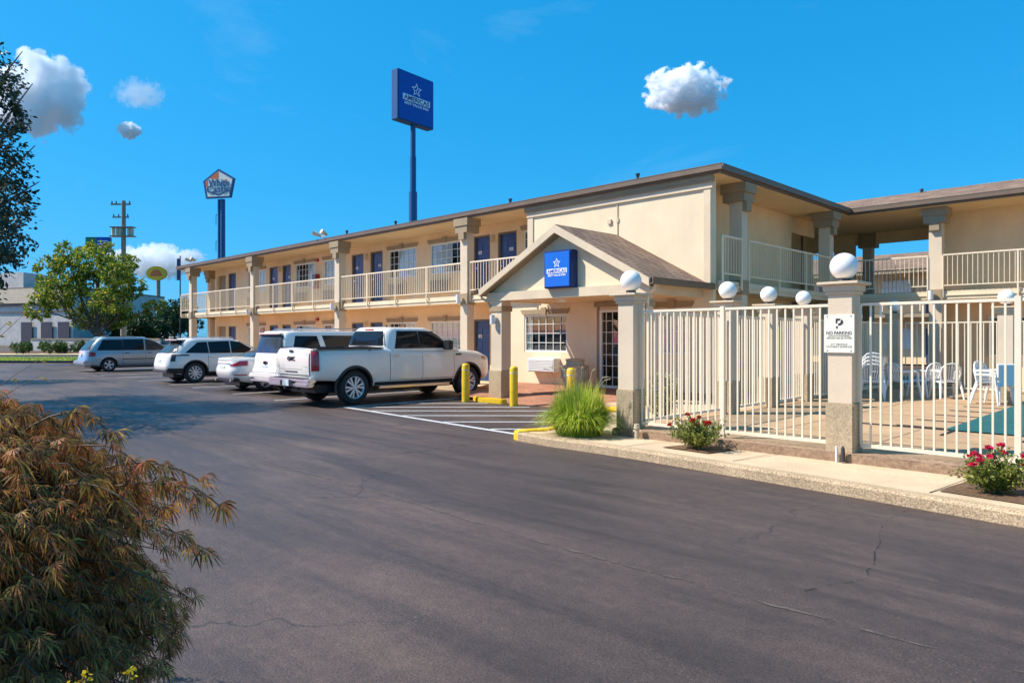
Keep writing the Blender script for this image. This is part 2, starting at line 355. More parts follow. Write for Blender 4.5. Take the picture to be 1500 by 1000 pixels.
# thin cirrus streaks, high up and far away
tc=nt.nodes.new('ShaderNodeTexCoord'); mp=nt.nodes.new('ShaderNodeMapping'); mp.inputs['Scale'].default_value=(1.6,2.6,5.5)
nt.links.new(tc.outputs['Generated'],mp.inputs['Vector'])
nz=nt.nodes.new('ShaderNodeTexNoise'); nz.inputs['Scale'].default_value=1.7; nz.inputs['Detail'].default_value=9; nz.inputs['Roughness'].default_value=.6; nz.inputs['Distortion'].default_value=.5
nt.links.new(mp.outputs[0],nz.inputs['Vector'])
rp=nt.nodes.new('ShaderNodeValToRGB'); rp.color_ramp.elements[0].position=.6; rp.color_ramp.elements[0].color=(0,0,0,1); rp.color_ramp.elements[1].position=.85; rp.color_ramp.elements[1].color=(.06,.06,.06,1)
nt.links.new(nz.outputs['Fac'],rp.inputs['Fac'])
mx=nt.nodes.new('ShaderNodeMix'); mx.data_type='RGBA'; mx.inputs[7].default_value=(4,4.2,4.4,1)
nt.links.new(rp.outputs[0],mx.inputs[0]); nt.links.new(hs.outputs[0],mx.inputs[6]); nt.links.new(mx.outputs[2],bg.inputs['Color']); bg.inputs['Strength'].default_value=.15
S.view_settings.view_transform='Standard'; S.view_settings.look='None'; S.view_settings.exposure=1.26; S.view_settings.gamma=1
S.render.engine='CYCLES'; S.cycles.max_bounces=48; S.cycles.diffuse_bounces=5; S.cycles.glossy_bounces=5; S.cycles.transmission_bounces=8; S.cycles.transparent_max_bounces=16; S.cycles.volume_bounces=48; S.cycles.volume_step_rate=.25
# ------------------------------------------------------------------ ground
def sheet(name,poly,z,mat,kind='structure'):
    mb=MB(); mb.add([(x,y,z) for x,y in poly],[tuple(range(len(poly)))]); return tag(mb.build(name,mat),kind=kind)
# far ground rises gently beyond the car park
def W(r,d): return (.7088*r-.7054*d,.7054*r+.7088*d)   # (right of lens axis, distance) -> place
mb=MB()
rows=[(-14,0),(34,0),(46,0),(47.5,.12),(60,.25),(80,.85),(120,1.35),(400,1.5),(1200,1.5)]
vs=[];fs=[]
for d,z in rows:
    for k in range(13):
        r=(k/12-.5)*2*max(60,d*1.6); x,y=W(r,d); vs.append((x,y,z if r<-5 else min(z,0)))
for j in range(len(rows)-1):
    for k in range(12): fs.append((j*13+k,j*13+k+1,(j+1)*13+k+1,(j+1)*13+k))
mb.add(vs,fs); mb.f=[f for f in mb.f]; g=mb.build('ground',M['asphalt']); tag(g,kind='structure')
def strip(name,pts,w,z,mat,wob=0):
    mb=MB(); L=[];Rr=[]
    # resample
    P=[]
    for a,b in zip(pts[:-1],pts[1:]):
        n=max(1,int(math.hypot(b[0]-a[0],b[1]-a[1])/.12)) if wob else 1
        for i in range(n): t=i/n; P.append((a[0]+(b[0]-a[0])*t+R.uniform(-wob,wob),a[1]+(b[1]-a[1])*t+R.uniform(-wob,wob)))
    P.append(pts[-1])
    for i,p in enumerate(P):
        a=Vector(P[max(i-1,0)]); b=Vector(P[min(i+1,len(P)-1)]); d=(b-a).normalized(); ww=w*(R.uniform(.3,1.3) if wob else 1)/2
        L.append((p[0]-d.y*ww,p[1]+d.x*ww,z)); Rr.append((p[0]+d.y*ww,p[1]-d.x*ww,z))
    n=len(P); mb.add(L+Rr,[(i,n+i,n+i+1,i+1) for i in range(n-1)]); return mb.build(name,mat)
tag(strip('asphalt_seam',[(-34,5.1),(-24,4.9),(-17,4.75),(-13,4.59),(-8.7,4.36),(-6.3,4.33),(-3.9,4.22),(-1.6,4.24),(3,4.3)],.034,.004,M['seam'],.018),kind='structure')
tag(strip('sealed_crack',[(-8.1,5.47),(-8.3,6.0),(-8.2,6.9),(-8.1,8.0)],.035,.004,M['crack'],.03),kind='structure')
tag(strip('sealed_crack',[(-2.11,7.5),(-2.08,6.71),(-1.8,5.6),(-1.7,5.2),(-1.9,4.6)],.011,.004,M['crack'],.02),kind='structure')
# painted parking markings
mk=[]
def mark(p,q,w=.1): return strip('parking_stripe',[p,q],w,.005,M['stripe'])
LN=[((-14.7,9.1),(-14.7,14.2)),((-17.6,8.8),(-17.6,14.2)),((-20.5,8.95),(-20.5,14.2)),((-23.95,9.1),(-23.95,14.2)),((-26.0,9.1),(-26.0,14.2)),((-29.35,9.15),(-29.35,14.2)),((-32.3,9.2),(-32.3,14.2)),((-35.2,9.4),(-35.2,14.2)),((-38.0,9.4),(-38.0,14.2)),((-41.2,9.4),(-41.2,14.2))]
for p,q in LN: tag(mark(p,q),kind='structure')
tag(mark((-14.7,9.13),(-8.2,8.62),.12),kind='structure')
for p,q in [((-14.6,10.6),(-13.0,12.2)),((-14.6,9.25),(-11.6,12.25)),((-13.55,9.1),(-10.4,12.2)),((-12.25,9.0),(-9.3,11.9)),((-10.75,8.9),(-8.9,10.75)),((-9.3,8.8),(-8.45,9.65))]: tag(mark(p,q),kind='structure')
# kerb, walk, ledge and pool deck
CB=[(-7.95,8.12),(-7.2,8.02),(-6.2,8.02),(-5.6,8.0),(-3.02,7.73),(-1.18,7.5),(1.5,7.2),(6,6.7)]
def offs(P,d):
    out=[]
    for i,p in enumerate(P):
        a=Vector(P[max(i-1,0)]); b=Vector(P[min(i+1,len(P)-1)]); t=(b-a).normalized(); out.append((p[0]-t.y*d,p[1]+t.x*d))
    return out
def kerb(name,pts,mat,w=.16,h=.135,zb=-.05,lab=None):
    inn=offs(pts,w); t0=offs(pts,.02); t1=offs(pts,w-.012); n=len(pts); mb=MB(); vs=[]
    for q,z in ((pts,zb),(pts,h-.03),(t0,h),(t1,h),(inn,h-.012),(inn,zb)): vs+=[(x,y,z) for x,y in q]
    fs=[(k*n+i,k*n+i+1,(k+1)*n+i+1,(k+1)*n+i) for k in range(5) for i in range(n-1)]
    fs+=[tuple(k*n for k in range(6)),tuple(k*n+n-1 for k in range(6))][0:2]
    mb.add(vs,fs); return tag(mb.build(name,mat),kind='structure')
def dense(P,s=.25):
    o=[]
    for a,b in zip(P[:-1],P[1:]):
        n=max(1,int(math.hypot(b[0]-a[0],b[1]-a[1])/s))
        for i in range(n): t=i/n; o.append((a[0]+(b[0]-a[0])*t,a[1]+(b[1]-a[1])*t))
    return o+[P[-1]]
kerb('kerb',CB,M['curb'])
kerb('kerb_nose',[(-8.0,8.75),(-8.16,8.4),(-8.12,8.2),(-7.95,8.12)],M['yellow'],.2,.15)
kerb('kerb_side',[(-9.3,12.25),(-9.05,11.4),(-8.35,9.8),(-8.05,9.0),(-8.0,8.75)],M['yellow'],.14,.14)
I=offs(CB,.175)
walk=MB()
for i in range(len(I)-1):
    a,b=I[i],I[i+1]; walk.add([(a[0],a[1],.122),(b[0],b[1],.122),(b[0],9.15,.102),(a[0],9.15,.102)],[(0,1,2,3)])
walk.add([(I[0][0],I[0][1],.122),(I[0][0],9.15,.102),(-6.85,9.15,.102),(-6.85,9.4,.102),(-8.1,9.4,.11),(-8.2,8.9,.12),(-8.0,8.3,.122)],[tuple(range(7))])
walk.add([(-8.1,9.4,.11),(-6.85,9.4,.102),(-6.85,12.6,.102),(-9.1,12.6,.11),(-8.9,11.4,.11),(-8.35,10.1,.11)],[tuple(range(6))])
tag(walk.build('pavement',M['walk']),kind='structure')
for x,o in ((-5.9,0),(-4.25,0),(-2.0,-.12),(-1.1,.1)):   # expansion joints
    tag(strip('pavement_joint',[(x,8.15 if x<-4 else 7.85),(x+.12,9.14)],.014,.126,M['tar']),kind='structure')
mb=MB(); mb.box(-6.86,8,9.15,9.45,-.02,.215)
tag(mb.build('ledge',M['ledge'],bevel=.02),kind='structure')
mb=MB(); mb.box(-6.86,8,9.45,25.1,-.02,.205); tag(mb.build('pool_deck',M['pooldeck']),kind='structure')
for p,q in [((-6.8,11.3),(8,11.3)),((-6.8,14.6),(-3,14.6)),((-4.9,9.5),(-4.9,22)),((-3.3,9.5),(-3.3,12.4)),((-6.8,18),(-3,18)),((-1,9.5),(-1,12.4)),((-6.8,20.6),(8,20.6))]:
    tag(strip('deck_joint',[p,q],.02,.209,M['ledge']),kind='structure')
mb=MB(); mb.box(-9.6,-6.86,12.6,30,-.02,.2); mb.box(-30,-9.6,22,30,-.02,.19); tag(mb.build('side_walk',M['walk']),kind='structure')
mb=MB(); mb.box(-42.5,-15.9,14.45,16.7,-.02,.15); tag(mb.build('front_walk',M['walk']),kind='structure')
# brick-red paved entrance: flush with the asphalt in front, rising to the door
mb=MB()
prof=[(12.55,.006),(13.9,.15),(13.98,.135),(14.02,.165),(15.5,.30)]
vs=[];n=len(prof)
for x in (-15.9,-14.6,-13.4,-8.6):
    for y,z in prof: vs.append((x,y if x>-15 else max(y,14.45),z if x>-14.5 else max(z,.15)))
fs=[(k*n+i,k*n+i+1,(k+1)*n+i+1,(k+1)*n+i) for k in range(3) for i in range(n-1)]
mb.add(vs,fs); tag(mb.build('entrance_paving',M['paver']),kind='structure')
mb=MB(); mb.prism([(-13.95,12.55),(-13.5,12.3),(-12.7,12.38),(-12.6,12.5),(-13.5,12.55)],'z',-.02,.12)
tag(mb.build('kerb_flare',M['yellow'],bevel=.02),kind='structure')
mb=MB(); mb.prism([(-9.35,12.6),(-9.5,12.3),(-9.0,11.75),(-8.75,12.0),(-8.9,12.5)],'z',-.02,.15)
tag(mb.build('kerb_flare',M['yellow'],bevel=.02),kind='structure')
# planting beds cut in the walk
sheet('bed_soil',[(-5.5,8.5),(-4.75,8.45),(-4.7,9.1),(-5.3,9.12)],.127,M['soil'])
sheet('bed_soil',[(-1.95,8.0),(.2,7.75),(.1,9.1),(-1.85,9.1)],.127,M['soil'])
# pool cover and its straps
pc=empty('pool_cover',(-3.0,12.6,.21),'dark teal safety cover stretched over the swimming pool','pool cover')
mb=MB(); mb.grid(lambda u,v:(-3+9*u,12.6+6.8*v,.225+.012*math.sin(u*40)*math.sin(v*31)),60,50); mb.build('cover_sheet',M['teal'],pc,True)
for k in range(7):
    st=MB(); y=12.8+k*1.1; st.box(-3.75,-3.0,y,y+.04,.212,.22); st.build('strap',M['black'],pc)
for k in range(9): st=MB(); x=-2.9+k*1.0; st.box(x,x+.04,11.9,12.6,.212,.22); st.build('strap',M['black'],pc)
st=MB(); st.box(-4.3,-3.0,12.62,12.67,.212,.222); st.build('strap',M['black'],pc)
# lawn strip far left and pavement beside it
def far_sheet(name,pts,z,mat,kind='structure'): return sheet(name,[W(*p) for p in pts],z,mat,kind)
mb=MB()
def fbox(r0,r1,d0,d1,z0,z1,mb):
    P=[W(r0,d0),W(r1,d0),W(r1,d1),W(r0,d1)]; mb.prism(P,'z',z0,z1)
fbox(-80,-25.6,46.3,46.6,-.05,.16,mb); tag(mb.build('far_kerb',M['tar']),kind='structure')
mb=MB(); fbox(-80,-25.6,46.6,56,-.05,.15,mb); tag(mb.build('lawn',M['grassg']),kind='structure')
mb=MB(); fbox(-80,-22,56,61,-.05,.34,mb); tag(mb.build('far_pavement',M['walk']),kind='structure')
mb=MB(); fbox(-80,-22,61,66,-.05,.42,mb); tag(mb.build('far_bed',M['soil']),kind='structure')

# ------------------------------------------------------------------ motel
B=empty('motel_building',(-24,16.6,0),'long two storey tan stucco motel with open galleries, navy doors and a gabled entrance porch','building')
def wall_y(mb,x0,x1,z0,z1,y,holes=(),th=.14,back=True):
    xs=sorted({x0,x1,*[h[0] for h in holes],*[h[1] for h in holes]}); zs=sorted({z0,z1,*[h[2] for h in holes],*[h[3] for h in holes]})
    xs=[x for x in xs if x0<=x<=x1]; zs=[z for z in zs if z0<=z<=z1]
    for a,b in zip(xs[:-1],xs[1:]):
        for c,d in zip(zs[:-1],zs[1:]):
            mx_,mz=(a+b)/2,(c+d)/2
            if any(h[0]<mx_<h[1] and h[2]<mz<h[3] for h in holes): continue
            mb.add([(a,y,c),(b,y,c),(b,y,d),(a,y,d)],[(0,1,2,3)])
    for h in holes:
        a,b,c,d=h; mb.add([(a,y,c),(b,y,c),(b,y,d),(a,y,d),(a,y+th,c),(b,y+th,c),(b,y+th,d),(a,y+th,d)],[(0,1,5,4),(1,2,6,5),(2,3,7,6),(3,0,4,7)])
def door(x0,x1,z0,z1,y,num=None,lab=None,numx=0.0):
    """navy panelled door set back in its frame"""
    p=MB(); f=.06; yy=y+.10
    p.box(x0+f,x1-f,yy,yy+.045,z0+.01,z1-f)
    w_=(x1-x0-2*f); hh=z1-f-z0
    for cx_ in (.27,.73):
        for a,b in ((.06,.30),(.36,.66),(.72,.90)):
            px=x0+f+w_*cx_; p.box(px-w_*.16,px+w_*.16,yy-.012,yy,z0+hh*a,z0+hh*b)
    d=p.build('door',M['door'],B)
    fr=MB(); fr.box(x0,x0+f,y+.02,y+.13,z0,z1); fr.box(x1-f,x1,y+.02,y+.13,z0,z1); fr.box(x0+f,x1-f,y+.02,y+.13,z1-f,z1); fr.build('door_frame',M['doorframe'],d)
    k=MB(); k.cyl((x0+f+.09,yy,z0+1.0),(x0+f+.09,yy-.06,z0+1.0),.028,.03,10); k.box(x0+f+.06,x0+f+.12,yy-.006,yy,z0+1.08,z0+1.2); k.build('door_handle',M['chrome'],d,True)
    if num:
        px=x0+f+w_*(.3+numx); q=MB(); q.box(px-.09,px+.09,yy-.02,yy-.0125,z0+hh*.72,z0+hh*.72+.11); q.build('number_plate',M['white'],d)
        text_mesh(num,.13,.07,(px,yy-.0205,z0+hh*.72+.055),(1,0,0),(0,0,1),.002).build('number',M['ink'],d)
def window(x0,x1,z0,z1,y,cur=(.35,1),ncol=6,nrow=4,header=True,ac=True,parent=None):
    P=parent or B
    f=.05; fr=MB(); yy=y+.05
    fr.box(x0,x0+f,yy-.03,yy+.05,z0,z1); fr.box(x1-f,x1,yy-.03,yy+.05,z0,z1); fr.box(x0+f,x1-f,yy-.03,yy+.05,z0,z0+f); fr.box(x0+f,x1-f,yy-.03,yy+.05,z1-f,z1)
    for i in range(1,ncol):
        x=x0+(x1-x0)*i/ncol; fr.box(x-.009,x+.009,yy-.005,yy+.012,z0+f,z1-f)
    for i in range(1,nrow):
        z=z0+(z1-z0)*i/nrow; fr.box(x0+f,x1-f,yy-.009,yy+.008,z-.009,z+.009)
    o=fr.build('window',M['winwhite'],P)
    g=MB(); g.box(x0+f,x1-f,yy+.016,yy+.022,z0+f,z1-f); g.build('pane',M['glass'],o)
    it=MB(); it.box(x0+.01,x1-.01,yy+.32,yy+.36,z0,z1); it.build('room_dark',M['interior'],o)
    if cur:
        a,b=x0+(x1-x0)*cur[0],x0+(x1-x0)*cur[1]; c=MB(); n=max(8,int((b-a)/.02))
        c.grid(lambda u,v:(a+(b-a)*u,yy+.055+.022*math.sin(u*(b-a)*52+math.sin(v*3)),z0+(z1-z0)*v),n,3); c.build('curtain',M['clearcurtain'],o,True,60)
    if header:
        h=MB(); h.prism([(x0-.04,z1+.02),(x1+.04,z1+.02),(x1+.12,z1+.16),(x0-.12,z1+.16)],'y',y-.05,y+.0); xc=(x0+x1)/2
        h.prism([(xc-.08,z1-.0),(xc+.08,z1-.0),(xc+.11,z1+.21),(xc-.11,z1+.21)],'y',y-.08,y-.051); h.build('header',M['trim'],o)
    return o
def acunit(x0,x1,z0,z1,y,out=.1,mat='ac'):
    a=MB(); a.box(x0,x1,y-out,y-.001,z0,z1); o=a.build('air_conditioner',M['trim_pale' if mat=='ac' else 'white'],B,bevel=.01)
    g=MB(); n=int((z1-z0)/.045)
    for i in range(n): z=z0+.03+i*(z1-z0-.05)/n; g.box(x0+.04,x1-.04,y-out-.012,y-out+.001,z,z+.02)
    g.build('grille',M[mat],o)
    return o
up=[]; dn=[]; Z0,Z1=3.08,5.2; G0,G1=.16,2.3
bay=[-17.3,-24.95,-32.6]
doorsx=[(-18.44,-17.58),(-17.2,-16.3),(-26.2,-25.3),(-24.8,-23.92),(-33.75,-32.85),(-32.4,-31.55)]
winx=[(-23.5,-21.68),(-20.85,-19.03),(-31.1,-29.3),(-28.5,-26.75),(-36.2,-34.2)]
cur=[(.30,1),(0,.62),(.55,1),(.0,1),(.3,1)]
nums=['228','226','232','230','236','234']
H=[(a,b,Z0,Z1) for a,b in doorsx]+[(a,b,4.02,5.14) for a,b in winx]+[(-16.0,-14.9,4.02,5.14),(-38.6,-37.65,Z0,Z1),(-40.1,-38.95,Z0,5.15)]
HL=[(a,b,G0,G1) for a,b in doorsx]+[(a,b,1.1,2.26) for a,b in winx]+[(-38.6,-37.65,G0,G1),(-40.1,-38.95,G0,G1)]
mb=MB(); wall_y(mb,-40.35,-14.4,3.0,5.56,16.6,H); wall_y(mb,-40.35,-15.9,.1,3.0,16.6,HL)
mb.box(-40.35,-40.2,16.74,27,.1,5.57); mb.box(-40.2,-11.2,26.9,27.05,.1,5.57)
mb.build('wall',M['stucco'],B)
mb=MB(); mb.box(-40.2,-9.7,16.95,16.98,.1,5.57); mb.box(-40.3,-11,17,26.9,5.56,5.57); mb.build('dark_backing',M['interior'],B)  # dark sheets inside the shell, standing in for unlit rooms
for i,(a,b) in enumerate(doorsx):
    door(a,b,Z0,Z1,16.6,nums[i],numx=.0 if i%2==0 else .35); door(a,b,G0,G1,16.6,str(int(nums[i])-100),numx=.0 if i%2==0 else .35)
door(-38.6,-37.65,Z0,Z1,16.6); door(-38.6,-37.65,G0,G1,16.6)
for i,(a,b) in enumerate(winx):
    window(a,b,4.02,5.14,16.6,cur[i]); acunit(a+.1,a+1.2,3.3,3.8,16.6); window(a,b,1.1,2.26,16.6,cur[(i+2)%5]); acunit(a+.1,a+1.2,.4,.85,16.6)
window(-16.0,-14.9,4.02,5.14,16.6,(.5,1),3,4)
mb=MB(); mb.box(-40.1,-38.95,16.75,16.8,.16,5.15); mb.build('stair_recess',M['trim'],B)
# deck slab and its cream fascia
mb=MB(); mb.box(-41.1,-14.52,15.53,16.58,2.86,3.06); mb.box(-42.0,-40.37,15.53,27,2.855,3.055)
mb.box(-9.54,-8.52,15.64,23.9,2.86,3.06); mb.box(-11.2,-8.5,22.25,28,2.87,3.055); mb.box(-8.43,-6.3,23.98,28,2.865,3.058); mb.box(-6.3,12,23.98,25.08,2.86,3.06)
mb.build('gallery_deck',M['deckc'],B)
mb=MB()
mb.box(-41.2,-14.52,15.36,15.528,2.80,3.04); mb.box(-41.2,-14.52,15.33,15.358,2.90,2.935); mb.box(-42.06,-42.0,15.36,27,2.80,3.04)
mb.box(-8.518,-8.44,15.64,23.86,2.80,3.04); mb.box(-8.438,-8.41,15.64,23.86,2.9,2.935); mb.box(-8.438,12,23.90,23.978,2.80,3.04); mb.box(-8.41,12,23.87,23.898,2.90,2.935)
mb.build('deck_fascia',M['fascia'],B)
mb=MB(); mb.box(-41.1,-14.52,15.53,16.58,2.82,2.858); mb.box(-9.54,-8.52,15.64,23.9,2.82,2.858); mb.box(-8.5,12,23.98,25.08,2.82,2.858); mb.build('deck_soffit',M['soffit'],B)
# upper soffit
mb=MB(); mb.box(-42.1,-8.3,15.28,16.59,5.53,5.56); mb.box(-42.1,-40.36,16.59,27,5.53,5.56); mb.box(-9.52,-8.3,16.6,23.55,5.53,5.56); mb.box(-11.2,-9.55,22.2,29,5.533,5.563); mb.box(-9.52,-6.3,23.55,29,5.53,5.56); mb.box(-6.3,12,23.55,25.09,5.532,5.562)
mb.build('soffit',M['soffit'],B)
# roof
mb=MB(); e=5.72
xa,xb,ya,yb=-42.25,-8.23,15.2,29.5; ry=(ya+yb)/2; rz=e+.25*(ry-ya)
mb.add([(xa,ya,e),(xb,ya,e),(xb,yb,e),(xa,yb,e),(xa+7.3,ry,rz),(xb-7.3,ry,rz)],[(0,1,5,4),(1,2,5),(2,3,4,5),(3,0,4)])
ry2=26.45; rz2=e+.25*3.3
mb.add([(-12.5,23.45,e),(14,23.45,e),(14,ry2,rz2),(-12.5,ry2,rz2),(14,29.75,e),(-12.5,29.75,e)],[(0,1,2,3),(3,2,4,5)])
mb.build('roof',M['shingle'],B)
mb=MB(); mb.box(xa,xb,ya,ya+.09,5.55,5.715); mb.box(xb-.09,xb,ya+.09,23.45,5.55,5.715); mb.box(xa,xa+.09,ya+.09,yb,5.55,5.715); mb.box(xb-.09,14,23.451,23.54,5.55,5.715); mb.box(-12,14,29.6,29.75,5.55,5.71)
mb.build('eave_board',M['gutter'],B)
def gutter(p0,p1,outv):
    p0=Vector(p0);p1=Vector(p1);o=Vector(outv); u=p1-p0; w_=MB(); z=Vector((0,0,1))
    w_.obox(p0,u,o*.11,z*.022); w_.obox(p0+o*.088+z*.022,u,o*.022,z*.10); w_.obox(p0+o*.08+z*.122,u,o*.04,z*.02); return w_
gm=gutter((xa,ya,5.6),(xb+.08,ya,5.6),(0,-.7,0)); gm2=gutter((xb,ya,5.6),(xb,23.37,5.6),(.7,0,0)); gm3=gutter((xb,23.45,5.6),(14,23.45,5.6),(0,-.7,0))
for q in (gm2,gm3): gm.add(q.v,q.f)
gm.build('gutter',M['gutter'],B)
# columns
def column(x,y,face='y',z0=.15,lamp=False):
    """front left corner at x-.36..x, y..y+.3"""
    mb=MB(); mb.box(x-.34,x,y,y+.3,z0,5.53)
    c=mb.build('column',M['stucco_pillar'],B)
    k=MB(); cx_,cy_=x-.17,y+.15
    k.box(cx_-.34,cx_+.34,cy_-.3,cy_+.3,5.29,5.528); k.box(cx_-.29,cx_+.29,cy_-.27,cy_+.27,5.07,5.29)
    if face=='y': k.box(cx_-.13,cx_+.13,y-.12,y-.001,4.85,5.07)
    else: k.box(x+.001,x+.12,cy_-.12,cy_+.12,4.83,5.07)
    k.build('capital',M['trim'],c)
    b=MB(); b.box(cx_-.2,cx_+.2,y-.03,y+.33,2.74,3.1); b.build('band',M['trim'],c)
    if lamp:
        l=MB(); l.box(x-.31,x-.2,y-.14,y-.031,2.80,2.86); l.cyl((x-.25,y-.17,2.78),(x-.25,y-.17,3.06),.07,.075,12); l.build('column_lamp',M['white'],c,True)
for i,x in enumerate((-17.2,-24.95,-32.6,-40.2)): column(x,15.22,'y',.15,i<3)
column(-41.1,16.6,'y'); column(-41.1,21,'y'); column(-41.1,26,'y')
column(-8.4,16.6,'x',.2); column(-8.4,22.3,'x',.2)
column(-5.75,23.85,'y',.2,True); column(2.0,23.85,'y',.2); column(9.5,23.85,'y',.2)
for x in (-9.0,): 
    mb=MB(); mb.box(x-.32,x,27.9,28.2,.2,5.53); c=mb.build('column',M['stucco_pillar'],B); k=MB(); k.box(x-.45,x+.13,27.8,28.3,5.0,5.528); k.build('capital',M['trim'],c)
# lamps on the walls between paired doors
for x,z in [(-17.4,5.0),(-25.05,5.0),(-32.6,5.0),(-17.4,2.2),(-25.05,2.2)]:
    l=MB(); l.cyl((x,16.52,z-.1),(x,16.52,z+.1),.05,.06,10); l.box(x-.04,x+.04,16.5,16.599,z+.1,z+.15); l.build('wall_lamp',M['trim_pale'],B,True)
# railings
def railing(p0,p1,zt=4.13,zb=3.19,post=1.65,drop=.35,sp=.125):
    p0=Vector((*p0,0));p1=Vector((*p1,0)); L=(p1-p0).length; u=(p1-p0).normalized(); n=Vector((-u.y,u.x,0))
    r=MB(); z=Vector((0,0,1))
    r.obox(p0-n*.022+z*(zt-.045),u*L,n*.044,z*.045); r.obox(p0-n*.016+z*zb,u*L,n*.032,z*.03); o=r.build('railing',M['rail'],B)
    k=MB(); m=int(L/sp)
    for i in range(1,m):
        q=p0+u*(i*L/m); k.obox(q-n*.008-u*.008+z*(zb+.03),u*.016,n*.016,z*(zt-.045-zb-.03))
    k.build('baluster',M['rail'],o)
    m=max(1,round(L/post))
    for i in range(0,m+1):
        q=p0+u*(i*L/m); k=MB(); k.obox(q-n*.02-u*.02+z*(zb-drop),u*.04,n*.04,z*(zt-.046-zb+drop)); k.build('rail_post',M['rail'],o)
railing((-41.9,15.30),(-40.6,15.30)); railing((-40.15,15.30),(-32.98,15.30)); railing((-32.55,15.30),(-25.33,15.30)); railing((-24.9,15.30),(-17.58,15.30)); railing((-17.15,15.30),(-14.55,15.30))
railing((-41.95,15.3),(-41.95,27)); 
railing((-8.38,15.6),(-8.38,16.55)); railing((-8.38,16.95),(-8.38,22.25)); railing((-8.38,22.65),(-8.38,23.84)); railing((-8.38,23.84),(-6.12,23.84)); railing((-5.72,23.84),(1.62,23.84)); railing((2.02,23.84),(9,23.84))
railing((-11.2,28.05),(-9.35,28.05)); railing((-8.98,28.05),(-6.3,28.05))
# east gallery and breezeway walls
mb=MB(); mb.box(-9.7,-9.55,15.65,22.2,.1,5.56); mb.box(-11.35,-9.702,22.05,22.2,.1,5.56); mb.box(-11.35,-11.2,22.2,28,.1,5.56); mb.box(-10.35,-9.6,27.9,28.05,.1,5.56); mb.box(-9.62,-9.55,22.201,24,5.0,5.53)
mb.box(-6.3,12,25.1,25.25,.1,5.56); mb.box(-6.3,-6.15,25.251,28,.1,5.56); mb.box(-6.3,12,27.9,28.05,.1,5.45)
mb.box(-11.2,-10.35,27.92,28.04,4.95,5.53); mb.box(-9.6,-6.3,27.92,28.04,5.12,5.53)
mb.build('gallery_wall',M['stucco'],B)
def slidewin(y0,y1,z0,z1,x):
    fr=MB(); fr.box(x,x+.04,y0,y0+.06,z0,z1); fr.box(x,x+.04,y1-.06,y1,z0,z1); fr.box(x,x+.04,y0+.06,y1-.06,z0,z0+.06); fr.box(x,x+.04,y0+.06,y1-.06,z1-.06,z1); fr.box(x,x+.035,(y0+y1)/2-.03,(y0+y1)/2+.03,z0+.06,z1-.06)
    o=fr.build('side_window',M['winwhite'],B); g=MB(); g.box(x+.005,x+.02,y0+.06,y1-.06,z0+.06,z1-.06); g.build('pane',M['carglass_light'],o)
slidewin(17.2,18.7,.9,2.2,-9.55); slidewin(20.2,21.2,.25,2.3,-9.55)
# right wing ground floor: window and door in the shade
for (a,b,z0,z1) in ((-4.8,-3.2,1.1,2.3),(.2,1.8,1.1,2.3)): 
    mbq=MB(); mbq.box(a,b,25.02,25.095,z0,z1); o=mbq.build('window',M['winwhite'],B); g=MB(); g.box(a+.06,b-.06,25.0,25.018,z0+.06,z1-.06); g.build('pane',M['carglass_light'],o)
# lobby block
mb=MB(); LH=[(-14.9,-13.2,1.24,2.34),(-12.0,-10.95,.28,2.42),(-10.2,-9.2,1.24,2.40)]
wall_y(mb,-15.9,-8.58,.05,2.9,15.5,LH); mb.box(-14.5,-8.58,15.36,15.499,2.9,5.53)
mb.box(-15.9,-15.75,15.64,16.6,.1,2.9); mb.box(-14.5,-14.38,15.501,16.6,2.9,5.53)
mb.box(-8.72,-8.581,15.502,15.64,.1,5.53); mb.box(-9.56,-8.72,15.641,15.7,.1,2.86)
mb.build('lobby_wall',M['stucco_pale'],B)
mb=MB(); mb.box(-15.7,-8.8,15.95,15.98,.1,2.85); mb.build('dark_backing',M['interior'],B)  # dark sheet painted as the unlit lobby behind its glass
mb=MB(); mb.box(-14.62,-8.5,15.31,15.359,5.24,5.38); mb.box(-14.6,-14.38,15.33,15.359,2.9,5.24); mb.box(-8.74,-8.56,15.33,15.359,2.9,5.24)
mb.build('wall_trim',M['trim_pale'],B); mb=MB(); mb.box(-14.66,-8.46,15.27,15.359,5.381,5.528); mb.build('frieze_board',M['trim'],B)
mb=MB(); mb.box(-14.66,-8.44,15.25,15.269,5.44,5.52); mb.build('cornice',M['trim'],B)
# upper conduit and light on the lobby wall
mb=MB(); mb.cyl((-11.3,15.34,4.2),(-11.3,15.34,5.24),.012,.012,6); mb.box(-11.62,-11.5,15.31,15.359,4.72,4.84); mb.box(-11.34,-11.26,15.33,15.359,4.74,4.84); mb.build('conduit',M['trim_pale'],B)
o=window(-14.9,-13.2,1.24,2.34,15.5,(0,.12),6,4); o2=window(-10.2,-9.2,1.24,2.40,15.5,(0,1),3,4)
